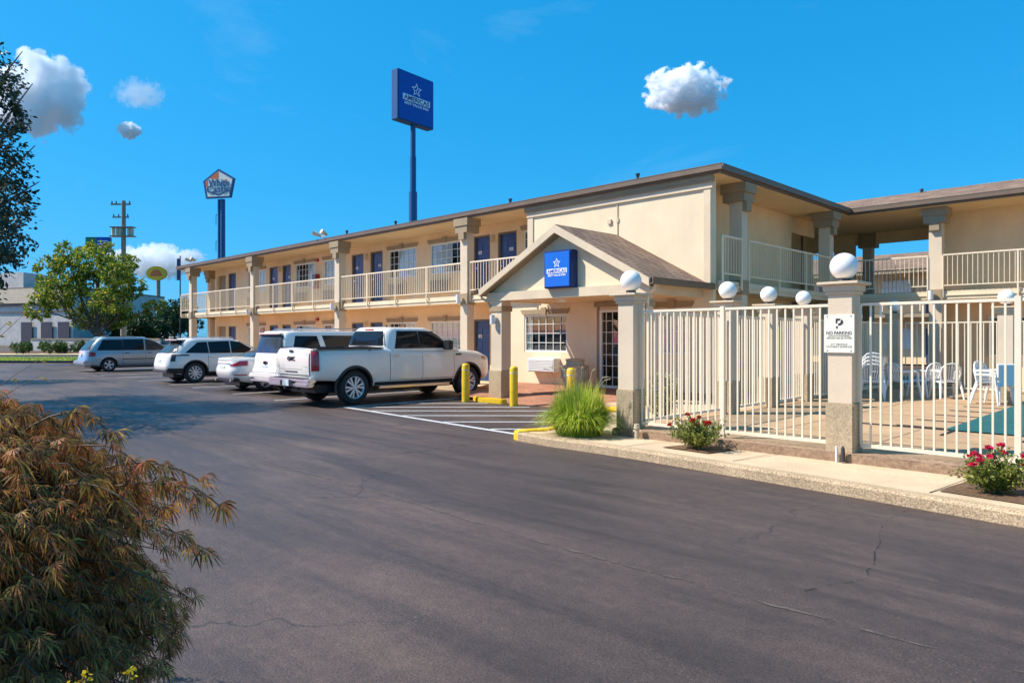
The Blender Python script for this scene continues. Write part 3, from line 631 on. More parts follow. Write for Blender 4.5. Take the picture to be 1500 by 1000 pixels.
# lobby glass door
f=MB(); x0,x1,z0,z1,yy=-12.0,-10.95,.28,2.42,15.5
f.box(x0,x0+.07,yy-.03,yy+.05,z0,z1); f.box(x1-.07,x1,yy-.03,yy+.05,z0,z1); f.box(x0+.07,x1-.07,yy-.03,yy+.05,z0,z0+.08); f.box(x0+.07,x1-.07,yy-.03,yy+.05,z1-.07,z1)
for i in range(1,5): x=x0+(x1-x0)*i/5; f.box(x-.008,x+.008,yy-.005,yy+.01,z0+.08,z1-.07)
for i in range(1,7): z=z0+(z1-z0)*i/7; f.box(x0+.07,x1-.07,yy-.008,yy+.007,z-.008,z+.008)
o=f.build('lobby_door',M['winwhite'],B); g=MB(); g.box(x0+.07,x1-.07,yy+.014,yy+.02,z0+.08,z1-.07); g.build('pane',M['glass'],o)
h=MB(); h.cyl((x1-.12,yy-.07,1.1),(x1-.12,yy-.07,1.5),.015,.015,8); h.build('door_handle',M['chrome'],o)
h=MB(); h.box(x0-.12,x0-.001,15.53,15.499,.25,2.5); h.box(x1+.001,x1+.12,15.53,15.499,.25,2.5); h.box(x0-.16,x1+.16,15.42,15.499,2.501,2.62); h.build('door_surround',M['trim'],o)
acunit(-14.5,-13.45,.66,1.06,15.5,.28,'white')
# ---- porch
XC=-11.34; EL,ER,EZ,RZ=-14.05,-8.63,2.87,4.32
mb=MB(); th=.09
for sx,xe in ((-1,EL),(1,ER)):
    mb.add([(xe,12.9,EZ),(XC,12.9,RZ),(XC,15.499,RZ),(xe,15.499,EZ),(xe,12.9,EZ+th),(XC,12.9,RZ+th),(XC,15.499,RZ+th),(xe,15.499,EZ+th)],[(0,1,2,3),(4,5,6,7),(0,1,5,4),(3,2,6,7),(0,3,7,4)])
mb.build('porch_roof',M['shingle'],B)
mb=MB()
for xe in (EL,ER):
    mb.add([(xe,12.84,EZ-.1),(XC,12.84,RZ-.12),(XC,12.84,RZ+th-.02),(xe,12.84,EZ+th-.02),(xe,12.897,EZ-.1),(XC,12.897,RZ-.12),(XC,12.897,RZ+th-.02),(xe,12.897,EZ+th-.02)],[(0,1,2,3),(7,6,5,4),(0,1,5,4),(3,2,6,7),(0,3,7,4)])
mb.build('rake_board',M['trim_pale'],B)
mb=MB()
for xe in (EL,ER): mb.add([(xe,12.898,EZ-.1),(XC,12.898,RZ-.12),(XC,13.15,RZ-.12),(xe,13.15,EZ-.1)],[(0,1,2,3)])
mb.build('rake_soffit',M['trim'],B)
mb=MB(); mb.add([(-13.9,13.15,2.86),(-8.78,13.15,2.86),(XC,13.15,4.24),(-13.9,13.3,2.86),(-8.78,13.3,2.86),(XC,13.3,4.24)],[(0,1,2),(5,4,3),(0,1,4,3),(1,2,5,4),(2,0,3,5)]); mb.build('gable_wall',M['stucco_pale'],B)
mb=MB(); mb.box(-13.95,-8.73,13.04,13.4,2.64,2.859); mb.box(-13.82,-13.5,13.4,15.49,2.64,2.85); mb.box(-9.18,-8.86,13.4,15.49,2.64,2.85); mb.build('porch_beam',M['trim_pale'],B)
mb=MB(); mb.box(-13.5,-9.18,13.4,15.49,2.66,2.7); mb.build('porch_ceiling',M['soffit'],B)
mb=MB(); mb.cyl((-12.1,14.0,2.58),(-12.1,14.0,2.66),.12,.14,14); mb.build('ceiling_lamp',M['globe'],B,True)
for x in (-13.8,-9.3):
    mb=MB(); mb.box(x,x+.4,13.07,13.42,.5,2.64); c=mb.build('porch_column',M['stucco_pillar'],B)
    mb=MB(); mb.box(x-.05,x+.45,13.02,13.47,.05,.79); mb.build('column_base',M['pebble'],c,bevel=.015)
    mb=MB(); mb.box(x-.03,x+.43,13.04,13.45,2.36,2.5); mb.build('neck_band',M['trim'],c)
    if x<-10:
        mb=MB(); mb.cyl((x+.16,12.97,2.02),(x+.16,12.97,2.26),.07,.07,12); mb.box(x+.12,x+.22,13.0,13.069,2.1,2.2); mb.build('column_lamp',M['white'],c,True)
gm=gutter((ER,12.84,EZ-.05),(ER,15.5,EZ-.05),(1,0,0)); gm.build('porch_gutter',M['gutter'],B); q=gutter((EL,12.84,EZ-.05),(EL,15.3,EZ-.05),(-1,0,0)); q.build('porch_gutter',M['gutter'],B)
mb=MB(); mb.tube([(ER+.05,13.0,EZ-.06),(ER+.05,13.0,EZ-.14),(-8.84,13.12,2.62),(-8.84,13.12,2.5),(-8.84,13.12,.25)],.035,8); mb.build('downspout',M['trim_pale'],B,True); mb=MB(); mb.tube([(EL-.05,13.0,EZ-.06),(EL-.05,13.0,EZ-.14),(-13.95,13.12,2.62),(-13.85,13.12,2.45)],.035,8); mb.build('downspout',M['trim_pale'],B,True)
# roof vents
for x,y in ((-21.5,15.5),(-15.9,15.9),(-10.9,15.7),(-24.5,15.3),(-3.0,25.8),(-6.9,26.2)):
    z=5.72+.25*(y-(15.2 if y<20 else 23.45)); mb=MB(); mb.cyl((x,y,z-.05),(x,y,z+.13),.04,.04,10); mb.cyl((x,y,z+.13),(x,y,z+.18),.06,.06,10); mb.build('roof_vent',M['dark'],B,True)
# roof flood lights
for x in (-26.2,-40.0):
    f=empty('roof_floodlight',(x,15.25,5.72),'twin-head floodlight on the eave, %s'%('left of the tall blue pole sign' if x>-30 else 'at the far left end of the motel'),'floodlight','floodlights on the eave')
    mb=MB(); mb.cyl((x,15.25,5.70),(x,15.25,5.88),.02,.02,8); mb.cyl((x-.25,15.25,5.87),(x+.25,15.25,5.87),.018,.018,8); mb.build('bracket',M['trim_pale'],f)
    for s_ in (-1,1): mb=MB(); mb.cyl((x+.22*s_,15.28,5.90),(x+.34*s_-.1,15.01,6.03),.05,.10,12); mb.build('lamp_head',M['trim_pale'],f,True)
# fire extinguisher cabinet with bell
f=empty('fire_extinguisher_cabinet',(-29.0,16.55,3.95),'red fire extinguisher cabinet on the upper gallery wall between two windows','fire cabinet')
mb=MB(); mb.box(-29.22,-28.85,16.42,16.598,3.9,4.55); mb.build('cabinet',M['red'],f,bevel=.01); mb=MB(); mb.box(-29.17,-28.9,16.405,16.419,4.05,4.5); mb.build('cabinet_window',M['carglass'],f)
mb=MB(); mb.cyl((-28.98,16.5,5.2),(-28.98,16.598,5.2),.08,.08,14); tag(mb.build('fire_bell',M['red'],None,True),'small red round alarm bell high on the upper gallery wall','bell')
mb=MB(); mb.cyl((-28.98,16.5,2.5),(-28.98,16.598,2.5),.08,.08,14); tag(mb.build('fire_bell',M['red'],None,True),'small red round alarm bell on the ground floor wall under the gallery','bell')
# urn planter on the entrance paving
U=empty('stone_urn',(-12.35,14.85,.24),'pale stone urn with a stepped lid against the lobby wall beside the glass door','urn')
mb=MB(); mb.lathe([(.2,.0),(.24,.02),(.3,.1),(.36,.35),(.37,.5),(.35,.62),(.38,.64),(.38,.68),(.26,.7),(.24,.8),(.27,.82),(.26,.86),(.12,.88),(.0,.88)],(-12.35,14.85,.22),28); mb.build('urn_body',M['urn'],U,True)
mb=MB(); 
for i in range(28): 
    t=2*PI*i/28; mb.cyl((-12.35+.375*math.cos(t),14.85+.375*math.sin(t),.55),(-12.35+.36*math.cos(t),14.85+.36*math.sin(t),.83),.018,.018,6)
mb.build('fluting',M['urn'],U,True)
# ------------------------------------------------------------------ vehicles
def interp(P,x):
    if x<=P[0][0]: return P[0][1]
    for a,b in zip(P[:-1],P[1:]):
        if x<=b[0]:
            t=(x-a[0])/(b[0]-a[0]); return a[1]+(b[1]-a[1])*t
    return P[-1][1]
def sm(P):  # smooth interpolation
    def f(x):
        if x<=P[0][0]: return P[0][1]
        if x>=P[-1][0]: return P[-1][1]
        for i,(a,b) in enumerate(zip(P[:-1],P[1:])):
            if x<=b[0]:
                p0=P[i-1] if i>0 else a; p3=P[i+2] if i+2<len(P) else b
                h=b[0]-a[0]; t=(x-a[0])/h
                m0=(b[1]-p0[1])/(b[0]-p0[0])*h if b[0]!=p0[0] else 0; m1=(p3[1]-a[1])/(p3[0]-a[0])*h if p3[0]!=a[0] else 0
                return (2*t**3-3*t*t+1)*a[1]+(t**3-2*t*t+t)*m0+(-2*t**3+3*t*t)*b[1]+(t**3-t*t)*m1
    return f
class Car:
    """local frame: x to the right, y forward from the rear bumper, z up"""
    def __init__(s,L,Wd,top,bot,sec,rear,front,n=7):
        s.L,s.W,s.n=L,Wd/2,n; s.top=lambda y:interp(top,y); s.bot=lambda y:interp(bot,y)
        s.sec=sm(sec); s.rear=sm(rear); s.front=sm(front)
        k=[0,.25,.45,.6,.72,.82,.9]; K=[(1-v**n)**(1/n) for v in k]  # |u| for these v
        m=46; us=[-q for q in K]+[(-1+2*i/m)*K[-1]*.995 for i in range(1,m)]+[q for q in K[::-1]]
        s.us=us
    def v(s,u): return max(0,1-abs(u)**s.n)**(1/s.n)
    def warp(s,y,z):
        a=max(0,1-y/1.0)**1.5 if y<1.0 else 0; b=max(0,1-(s.L-y)/1.0)**1.5 if y>s.L-1.0 else 0
        return y+s.rear(z)*a-s.front(z)*b
    def P(s,u,z,off=0,side=1):
        y=s.L/2*(1+u); zb,zt=s.bot(y),s.top(y); t=min(1,max(0,(z-zb)/(zt-zb))); vv=s.v(u)
        x=s.W*s.sec(t)*vv; yy=s.warp(y,z)
        # outward direction of the plan outline
        gx=abs(vv)**(s.n-1)/s.W if vv>0 else 0; gy=(abs(u)**(s.n-1))*(1 if u>0 else -1)/(s.L/2); l=math.hypot(gx,gy) or 1
        return (side*(x+off*gx/l),yy+off*gy/l,z)
    def body(s,name,mat,parent,arches,R,extra=None,nt_=16,cuts=()):
        mb=MB(); ts=[0,.04,.1,.18,.26,.34,.42,.5,.58,.66,.74,.81,.87,.92,.96,.985,1]; us=s.us; n=len(us); vs=[]
        for t in ts:
            for sd_ in (1,-1):
                for u in us:
                    y=s.L/2*(1+u); z=s.bot(y)+t*(s.top(y)-s.bot(y)); vs.append(s.P(u,z,0,sd_))
        r2=2*n; fs=[]
        for k in range(len(ts)-1):
            for i in range(n-1):
                a=k*r2+i; fs.append((a,a+1,a+1+r2,a+r2)); a=k*r2+n+i; fs.append((a+1,a,a+r2,a+1+r2))
        # top and bottom skins
        base=(len(ts)-1)*r2; c0=len(vs)
        for u in us:
            y=s.L/2*(1+u); vs.append((0,s.warp(y,s.top(y)),s.top(y)+.03*s.v(u)))
        for i in range(n-1):
            if i>0 or True:
                fs.append((base+i,base+i+1,c0+i+1,c0+i)); fs.append((base+n+i+1,base+n+i,c0+i,c0+i+1))
        c1=len(vs)
        for u in us: y=s.L/2*(1+u); vs.append((0,s.warp(y,s.bot(y)),s.bot(y)))
        for i in range(n-1): fs.append((i+1,i,c1+i,c1+i+1)); fs.append((n+i,n+i+1,c1+i+1,c1+i))
        mb.add(vs,fs)
        o=mb.build(name,[mat,M['black']],parent,local=True)
        bm=bmesh.new(); bm.from_mesh(o.data); bmesh.ops.remove_doubles(bm,verts=bm.verts,dist=.0008); bmesh.ops.dissolve_degenerate(bm,dist=.0005,edges=bm.edges); bmesh.ops.recalc_face_normals(bm,faces=bm.faces); bm.to_mesh(o.data); bm.free()
        # wheel openings
        cut=MB()
        for y in arches:
            for sd_ in (1,-1):
                cut.cyl((sd_*(s.W-.36),y,R*1.0),(sd_*(s.W+.2),y,R*1.0),R*1.16,None,36)
        for c in cuts: cut.box(*c)
        c=cut.build('cut',M['black'],None,local=True)
        md=o.modifiers.new('b','BOOLEAN'); md.object=c; md.operation='DIFFERENCE'; md.solver='EXACT'
        dg=bpy.context.evaluated_depsgraph_get(); c.matrix_world=parent.matrix_world if False else c.matrix_world
        loc=parent.location.copy(); rot=parent.rotation_euler.copy(); parent.location=(0,0,0); parent.rotation_euler=(0,0,0); dg.update()
        me=bpy.data.meshes.new_from_object(o.evaluated_get(dg)); parent.location=loc; parent.rotation_euler=rot
        o.modifiers.clear(); old=o.data; o.data=me; me.name=name; bpy.data.objects.remove(c)
        me.materials.clear(); me.materials.append(mat); me.materials.append(M['black'])
        for p in me.polygons:
            q=p.center; p.material_index=0
            for y in arches:
                if math.hypot(q.y-y,q.z-R)<R*1.165 and abs(q.x)<s.W-.004*0-.0 and (abs(math.hypot(q.y-y,q.z-R)-R*1.16)<.02 or abs(q.x)<s.W-.3): p.material_index=1
            if q.z<s.bot(s.L/2)+.02 and abs(p.normal.z)>.8: p.material_index=1
            for c_ in cuts:
                if c_[0]-.01<q.x<c_[1]+.01 and c_[2]-.01<q.y<c_[3]+.01 and c_[4]-.01<q.z<c_[5]-.02: p.material_index=1
        me.shade_smooth(); me.set_sharp_from_angle(angle=math.radians(32))
        s.o=o; return o
    def patch(s,name,mat,parent,u0,u1,z0,z1,off=.006,side=1,nu=14,nz=8,thick=True,poly=None,mirror=False):
        if mirror:
            s.patch(name,mat,parent,u0,u1,z0,z1,off,-1,nu,nz,thick); side=1
        """raised skin over the body between two stations and two heights (z may be functions of u)"""
        mb=MB()
        for sd_ in (side,):
            f0=z0 if callable(z0) else (lambda u:z0); f1=z1 if callable(z1) else (lambda u:z1)
            def fn(a,b,o_=off):
                u=u0+(u1-u0)*a; return s.P(u,f0(u)+(f1(u)-f0(u))*b,o_,sd_)
            mb.grid(fn,nu,nz)
            if thick:
                for (e) in (0,1):
                    mb.grid(lambda a,b:fn(a,e,off*b-.004*(1-b)),nu,1); mb.grid(lambda a,b:fn(e,a,off*b-.004*(1-b)),nz,1)
        return mb.build(name,mat,parent,True,30,local=True)
    def U(s,y): return 2*y/s.L-1
    def Ux(s,frac,end=-1): return end*(1-frac**s.n)**(1/s.n)
    def rearpatch(s,name,mat,parent,x0,x1,z0,z1,off=.006,end=-1,nx=14,nz=6):
        """skin over the rear (or front) face between two cross-car positions"""
        mb=MB()
        def fn(a,b,o_=off):
            x=x0+(x1-x0)*a; z=z0+(z1-z0)*b; t=.5
            y_=0 if end<0 else s.L; zb,zt=s.bot(y_),s.top(y_); t=min(1,max(0,(z-zb)/(zt-zb))); fr=min(.97,abs(x)/(s.W*s.sec(t)))
            p=s.P(s.Ux(fr,end),z,o_,1 if x>=0 else -1); return (x,p[1],z)
        mb.grid(fn,nx,nz)
        for e in (0,1):
            mb.grid(lambda a,b:fn(a,e,off*b-.004*(1-b)),nx,1); mb.grid(lambda a,b:fn(e,a,off*b-.004*(1-b)),nz,1)
        return mb.build(name,mat,parent,True,30,local=True)
class Cab:
    """greenhouse: levels of (z, y_rear, y_front, half_width)"""
    def __init__(s,lv,n=6): s.lv=lv; s.n=n; s.z0,s.z1=lv[0][0],lv[-1][0]; s.g=[sm([(l[0],l[k]) for l in lv]) for k in (1,2,3)]
    def P(s,u,z,off=0,side=1):
        yr,yf,w=(g(z) for g in s.g); n=s.n; v=max(0,1-abs(u)**n)**(1/n); L=(yf-yr)/2
        gx=v**(n-1)/w if v>0 else 0; gy=(abs(u)**(n-1))*(1 if u>0 else -1)/L; l=math.hypot(gx,gy) or 1
        return (side*(w*v+off*gx/l),(yr+yf)/2+u*L+off*gy/l,z)
    def build(s,name,mat,parent,crown=.05):
        mb=MB(); k=[0,.3,.5,.66,.78,.87,.93]; n=s.n; K=[(1-v**n)**(1/n) for v in k]; us=[-q for q in K]+[(-1+2*i/20)*K[-1]*.99 for i in range(1,20)]+K[::-1]
        m=len(us); zs=[s.z0+(s.z1-s.z0)*i/14 for i in range(15)]; vs=[]
        for z in zs:
            for sd_ in (1,-1):
                for u in us: vs.append(s.P(u,z,0,sd_))
        r2=2*m; fs=[]
        for q in range(len(zs)-1):
            for i in range(m-1):
                a=q*r2+i; fs.append((a,a+1,a+1+r2,a+r2)); a=q*r2+m+i; fs.append((a+1,a,a+r2,a+1+r2))
        rows=[]; base=(len(zs)-1)*r2
        prev=[base+i for i in range(m)]; 
        yr,yf,w=(g(s.z1) for g in s.g); yc=(yr+yf)/2
        for sc,h in ((.97,.35),(.9,.62),(.75,.85),(.45,.97),(0,1)):
            cur_=[]; 
            for i,u in enumerate(us):
                x,y,z=s.P(u,s.z1); cur_.append(len(vs)); vs.append((x*sc,yc+(y-yc)*(1-(1-sc)*.25),z+crown*h))
            for i in range(m-1): fs.append((prev[i],prev[i+1],cur_[i+1],cur_[i]))
            rows.append((prev,cur_)); prev=cur_
        mirror={}
        for pr,cu in rows:
            for i in cu:
                if i not in mirror: x,y,z=vs[i]; mirror[i]=len(vs); vs.append((-x,y,z))
            for i in range(m-1):
                a,b=pr[i],pr[i+1]; A=mirror.get(a,a+m if a<base+m else a); B_=mirror.get(b,b+m if b<base+m else b)
                fs.append((B_,A,mirror[cu[i]],mirror[cu[i+1]]))
        mb.add(vs,fs); o=mb.build(name,mat,parent,True,40,local=True)
        bm=bmesh.new(); bm.from_mesh(o.data); bmesh.ops.remove_doubles(bm,verts=bm.verts,dist=.001); bmesh.ops.recalc_face_normals(bm,faces=bm.faces); bm.to_mesh(o.data); bm.free()
        o.data.shade_smooth(); o.data.set_sharp_from_angle(angle=math.radians(40)); return o
    def usolve(s,y,z):
        yr,yf,w=(g(z) for g in s.g); return max(-.999,min(.999,(y-(yr+yf)/2)/((yf-yr)/2)))
    def sideglass(s,name,mat,parent,poly,off=.005,side=0):
        if side==0: s.sideglass(name,mat,parent,poly,off,-1); side=1
        """poly: (y,z) lower-rear, lower-front, upper-front, upper-rear"""
        if name=='side_window':
            e=.016; a,b,c,d=poly; s.sideglass('window_seal',M['black'],parent,[(a[0]-e*1.2,a[1]-e),(b[0]+e*1.2,b[1]-e),(c[0]+e,c[1]+e),(d[0]-e,d[1]+e)],off-.002,side)
        a,b,c,d=poly; mb=MB()
        for sd_ in (side,):
            def fn(p,q,o_=off):
                y0=a[0]+(b[0]-a[0])*p; z0=a[1]+(b[1]-a[1])*p; y1=d[0]+(c[0]-d[0])*p; z1=d[1]+(c[1]-d[1])*p
                y=y0+(y1-y0)*q; z=z0+(z1-z0)*q; return s.P(s.usolve(y,z),z,o_,sd_)
            mb.grid(fn,12,6)
            for e in (0,1):
                mb.grid(lambda A,B_:fn(A,e,off*B_-.004*(1-B_)),12,1); mb.grid(lambda A,B_:fn(e,A,off*B_-.004*(1-B_)),6,1)
        return mb.build(name,mat,parent,True,30,local=True)
    def endglass(s,name,mat,parent,w0,w1,z0,z1,end=-1,off=.006):
        """glass on rear or front; w as a fraction of the half width"""
        if name=='rear_window': s.endglass('window_seal',M['black'],parent,w0+.05,w1+.05,z0-.025,z1+.025,end,off-.003)
        mb=MB()
        def fn(p,q,o_=off):
            z=z0+(z1-z0)*q; w=w0+(w1-w0)*q; f=(2*p-1)*w; u=end*(1-abs(f)**s.n)**(1/s.n); x,y,z=s.P(u,z,o_,1 if f>=0 else -1); return (x,y,z)
        mb.grid(fn,16,6)
        for e in (0,1): mb.grid(lambda A,B_:fn(A,e,off*B_-.004*(1-B_)),16,1)
        return mb.build(name,mat,parent,True,30,local=True)
def wheel(car,x,y,Rt,wd,side,kind='ten'):
    mb=MB(); h=wd/2
    prof=[(Rt*.64,-h*.9),(Rt*.80,-h),(Rt*.95,-h*.92),(Rt,-h*.7),(Rt,h*.7),(Rt*.95,h*.92),(Rt*.80,h),(Rt*.70,h*.98),(Rt*.665,h*.86),(Rt*.64,h*.2)]
    mb.lathe(prof,(x,y,Rt),44,'x')
    o=mb.build('wheel',M['rubber'],car,True,40,local=True)
    r=Rt*.665; xo=x+side*h*.80; m=MB()
    # rim lip
    n=44; vs=[]
    for rr,dx in ((r*.99,.012),(r*.965,.016),(r*.90,-.01),(r*.89,-.09)):
        for i in range(n): t=2*PI*i/n; vs.append((xo+side*dx,y+rr*math.cos(t),Rt+rr*math.sin(t)))
    m.add(vs,[(k*n+i,k*n+(i+1)%n,(k+1)*n+(i+1)%n,(k+1)*n+i) for k in range(3) for i in range(n)])
    ns={'ten':10,'six':6,'five':5}[kind]
    for k in range(ns):
        t0=2*PI*k/ns+.15
        for dd in ((-.13,.13) if kind=='six' else (0,)):
            a=t0+dd*.6; b=t0+dd*1.6; wv=r*(.075 if kind=='six' else .085 if kind=='ten' else .16)
            c0=Vector((0,math.cos(a),math.sin(a))); c1=Vector((0,math.cos(b),math.sin(b))); p=Vector((xo,y,Rt)); tn=Vector((0,-math.sin(b),math.cos(b))); tn0=Vector((0,-math.sin(a),math.cos(a)))
            A=p+c0*r*.16+Vector((side*.004,0,0)); B_=p+c1*r*.93+Vector((side*.006,0,0)); dx=Vector((side*-.03,0,0))
            vs=[A-tn0*wv*.8,A+tn0*wv*.8,B_+tn*wv*1.25,B_-tn*wv*1.25]; m.add(vs+[v_+dx for v_ in vs],[(0,1,2,3),(4,7,6,5),(0,4,5,1),(1,5,6,2),(2,6,7,3),(3,7,4,0)])
    m.cyl((xo-side*.03,y,Rt),(xo+side*.016,y,Rt),r*.22,r*.17,18)
    m.build('rim',M['rim'],o,True,30,local=True)
    d=MB(); d.cyl((xo-side*.095,y,Rt),(xo-side*.085,y,Rt),r*.92,None,28); d.cyl((xo-side*.085,y,Rt),(xo-side*.04,y,Rt),r*.5,None,20); d.build('brake_disc',M['rimdark'],o,local=True)
    return o
def wheels(car,L_,yr,yf,W_,Rt,kind,wd=.24):
    for y in (yr,yf):
        for s_ in (1,-1): wheel(car,s_*(W_/2-wd/2-.015),y,Rt,wd,s_,kind)
def lbox(name,mat,parent,*boxes,bevel=.012):
    mb=MB()
    for b in boxes: mb.box(*b)
    return mb.build(name,mat,parent,local=True,bevel=bevel)
def plate(car,x,y,z,txt=None,mat='plate'):
    p=lbox('licence_plate',M[mat],car,(x-.15,x+.15,y-.012,y,z-.075,z+.075),bevel=0)
    if txt: text_mesh(txt,.23,.055,(x,y-.0125,z),(1,0,0),(0,0,1),.002).build('plate_number',M['ink'],p,local=True)
def shut(c,car,mat,ys,z0,z1,lab='door',handle=True,hz=None):
    """doors as raised skins over a dark gap line, mirrored on both sides"""
    lo,hi=c.U(min(ys)-.007),c.U(max(ys)+.007)
    c.patch('door_gap',M['black'],car,lo,hi,z0-.007,z1 if not callable(z1) else z1,.0035,mirror=True,nu=30,thick=False)
    for a,b in zip(ys[:-1],ys[1:]):
        for s_ in (1,-1):
            d=c.patch(lab,mat,car,c.U(a+.006),c.U(b-.006),z0+.004,z1,.0075,s_,18,14)
            if handle:
                zz=hz; yy=a+.12; q=c.P(c.U(yy),zz,.02,s_); x=q[0]
                lbox('door_handle',handle,d,(min(x,x+s_*.02),max(x,x+s_*.02),yy-.02,yy+.17,zz-.012,zz+.02),bevel=.008)

# ---- pickup truck
def pickup():
    t=empty('pickup_truck',(-16.1,8.5,0),'pearl white crew cab pickup truck backed by the striped zone, nearest of the parked vehicles','pickup truck')
    L=5.86
    c=Car(L,2.03,[(0,1.36),(.3,1.365),(1.9,1.375),(2.05,1.38),(2.6,1.34),(4.3,1.32),(4.7,1.30),(5.5,1.235),(5.86,1.10)],[(0,.62),(.6,.6),(1.0,.46),(2,.42),(4,.42),(5,.44),(5.86,.46)],
      [(0,.90),(.08,.955),(.2,.985),(.4,1.0),(.6,.995),(.78,.985),(.9,.955),(.96,.90),(1,.84)],[(.4,.04),(.6,.03),(.8,.0),(1.2,.0),(1.4,.03)],[(.4,.12),(.6,.02),(.9,0),(1.1,.05),(1.25,.2)],10)
    c.body('body',M['pearl'],t,(1.16,4.90),.415,cuts=[(-.80,.80,.10,1.98,.75,1.6)])
    cb=Cab([(1.28,2.06,4.72,.955),(1.36,2.08,4.60,.945),(1.6,2.14,4.17,.87),(1.78,2.22,3.85,.80),(1.845,2.30,3.66,.765)],9)
    cb.build('cab',M['pearl'],t,.055)
    shut(c,t,M['pearl'],[2.2,3.25,4.35],.56,lambda u:c.top(c.L/2*(1+u))-.035,handle=M['chrome'],hz=1.16)
    # bed cap rail, tailgate, lamps
    lbox('bed_rail_cap',M['black'],t,(.80,.985,.08,2.02,1.362,1.385),bevel=.006); lbox('bed_rail_cap',M['black'],t,(-.985,-.80,.08,2.02,1.362,1.385),bevel=.006)
    c.rearpatch('tailgate_gap',M['black'],t,-.80,.80,.73,1.355,.003)
    tg=c.rearpatch('tailgate',M['pearl'],t,-.785,.785,.745,1.35,.012)
    text_mesh('GMC',.36,.10,(-.0,-.018,1.12),(1,0,0),(0,0,1),.012,.02).build('badge',M['black'],tg,local=True)
    lbox('tailgate_handle',M['black'],tg,(-.09,.09,-.03,-.012,1.27,1.325))
    lbox('tailgate_step',M['black'],tg,(-.30,.30,-.022,-.012,.80,.825),(-.55,.55,-.018,-.012,.865,.872),bevel=.003)
    lbox('tailgate_crease',M['trim_pale'],tg,(-.74,.74,-.016,-.012,.94,.95),bevel=0)
    for s_ in (1,-1):
        mb=MB(); f=c.Ux(.83)
        def fn(a,b,o_=.012): 
            u=f+(c.U(.20)-f)*a; return c.P(u,.84+.46*b,o_,s_)
        mb.grid(fn,14,8)
        for e in (0,1): mb.grid(lambda A,B_:fn(A,e,.012*B_-.004),14,1); mb.grid(lambda A,B_:fn(e,A,.012*B_-.004),8,1)
        mb.build('taillight',M['redlens'],t,True,40,local=True)
    # chrome bumper with step
    mb=MB()
    for (x0,x1,y0,y1,z0,z1) in ((-1.0,1.0,-.13,.10,.56,.66),(-.98,.98,-.15,.06,.47,.57)): mb.box(x0,x1,y0,y1,z0,z1)
    b=mb.build('rear_bumper',M['chrome'],t,local=True,bevel=.035); b.data.shade_smooth(); b.data.set_sharp_from_angle(angle=.7)
    lbox('bumper_step',M['black'],b,(-.72,.72,-.12,.06,.655,.675),(-.3,.3,-.16,-.148,.48,.60)); plate(t,0,-.158,.555)
    lbox('tow_hitch',M['black'],t,(-.05,.05,-.2,.1,.40,.47),(-.35,.35,-.05,.05,.38,.46))
    for s_ in (1,-1):
        for y in (1.16,4.90):
            mb=MB(); n=22; vs=[]
            for i in range(n+1):
                a=math.radians(-14+208*i/n)
                for rr,of in ((.415*1.15,.0),(.415*1.15,.025),(.415*1.29,.022),(.415*1.30,-.004)):
                    yy=y+rr*math.cos(a); zz=.415+rr*math.sin(a); q=c.P(c.U(yy),max(zz,c.bot(yy)),of,s_); vs.append((q[0],yy,zz))
            mb.add(vs,[(i*4+k,i*4+k+1,(i+1)*4+k+1,(i+1)*4+k) for i in range(n) for k in range(3)]); mb.build('wheel_arch_trim',M['black'],t,True,50,local=True)
        lbox('running_board',M['chrome'],t,(min(s_*.90,s_*1.03),max(s_*.90,s_*1.03),1.85,4.2,.36,.42),bevel=.02)
        lbox('mirror',M['black'],t,(min(s_*.97,s_*1.26),max(s_*.97,s_*1.26),3.98,4.12,1.30,1.55),(min(s_*.93,s_*1.0),max(s_*.93,s_*1.0),4.02,4.1,1.31,1.36),bevel=.03)
        lbox('fender_badge',M['black'],t,(min(s_*1.0,s_*1.018),max(s_*1.0,s_*1.018),4.42,4.62,1.15,1.19),bevel=.003)
        lbox('bed_badge',M['black'],t,(min(s_*.99,s_*1.0),max(s_*.99,s_*1.0),1.55,1.63,1.30,1.32),bevel=0)
    cb.sideglass('side_window',M['carglass'],t,[(2.40,1.36),(3.20,1.36),(3.20,1.785),(2.56,1.78)]); cb.sideglass('side_window',M['carglass'],t,[(3.24,1.36),(4.34,1.36),(3.74,1.775),(3.24,1.785)])
    cb.endglass('rear_window',M['carglass'],t,.86,.82,1.43,1.79); cb.endglass('windscreen',M['carglass'],t,.90,.88,1.38,1.80,1)
    for s_ in (1,-1): c.patch('rocker_trim',M['black'],t,c.U(1.75),c.U(4.33),lambda u:c.bot(c.L/2*(1+u))+.01,.52,.012,s_,nz=2); c.patch('body_crease',M['trim_pale'],t,c.U(.30),c.U(5.2),1.235,1.243,.0085,s_,nz=1,nu=40,thick=False)
    lbox('brake_light',M['redlens'],t,(-.18,.18,2.235,2.262,1.815,1.85),bevel=.004); mb=MB(); mb.lathe([(.03,1.89),(.02,1.95),(.0,1.96)],(0,2.8,0),10); mb.build('roof_antenna',M['black'],t,True,local=True)
    for s_ in (1,-1): c.patch('headlight',M['plate'],t,c.U(5.3),c.Ux(.6,1),1.0,1.14,.008,s_); c.patch('side_marker',M['amber'],t,c.U(5.42),c.U(5.62),1.03,1.10,.018,s_)
    c.rearpatch('grille',M['chrome'],t,-.6,.6,.7,1.1,.02,1)
    wheels(t,L,1.16,4.90,2.03,.415,'six',.27)
    lbox('underbody',M['black'],t,(-.6,.6,.3,5.4,.3,.5)); t.scale=(1.02,1.0,1.025); return t
pickup()
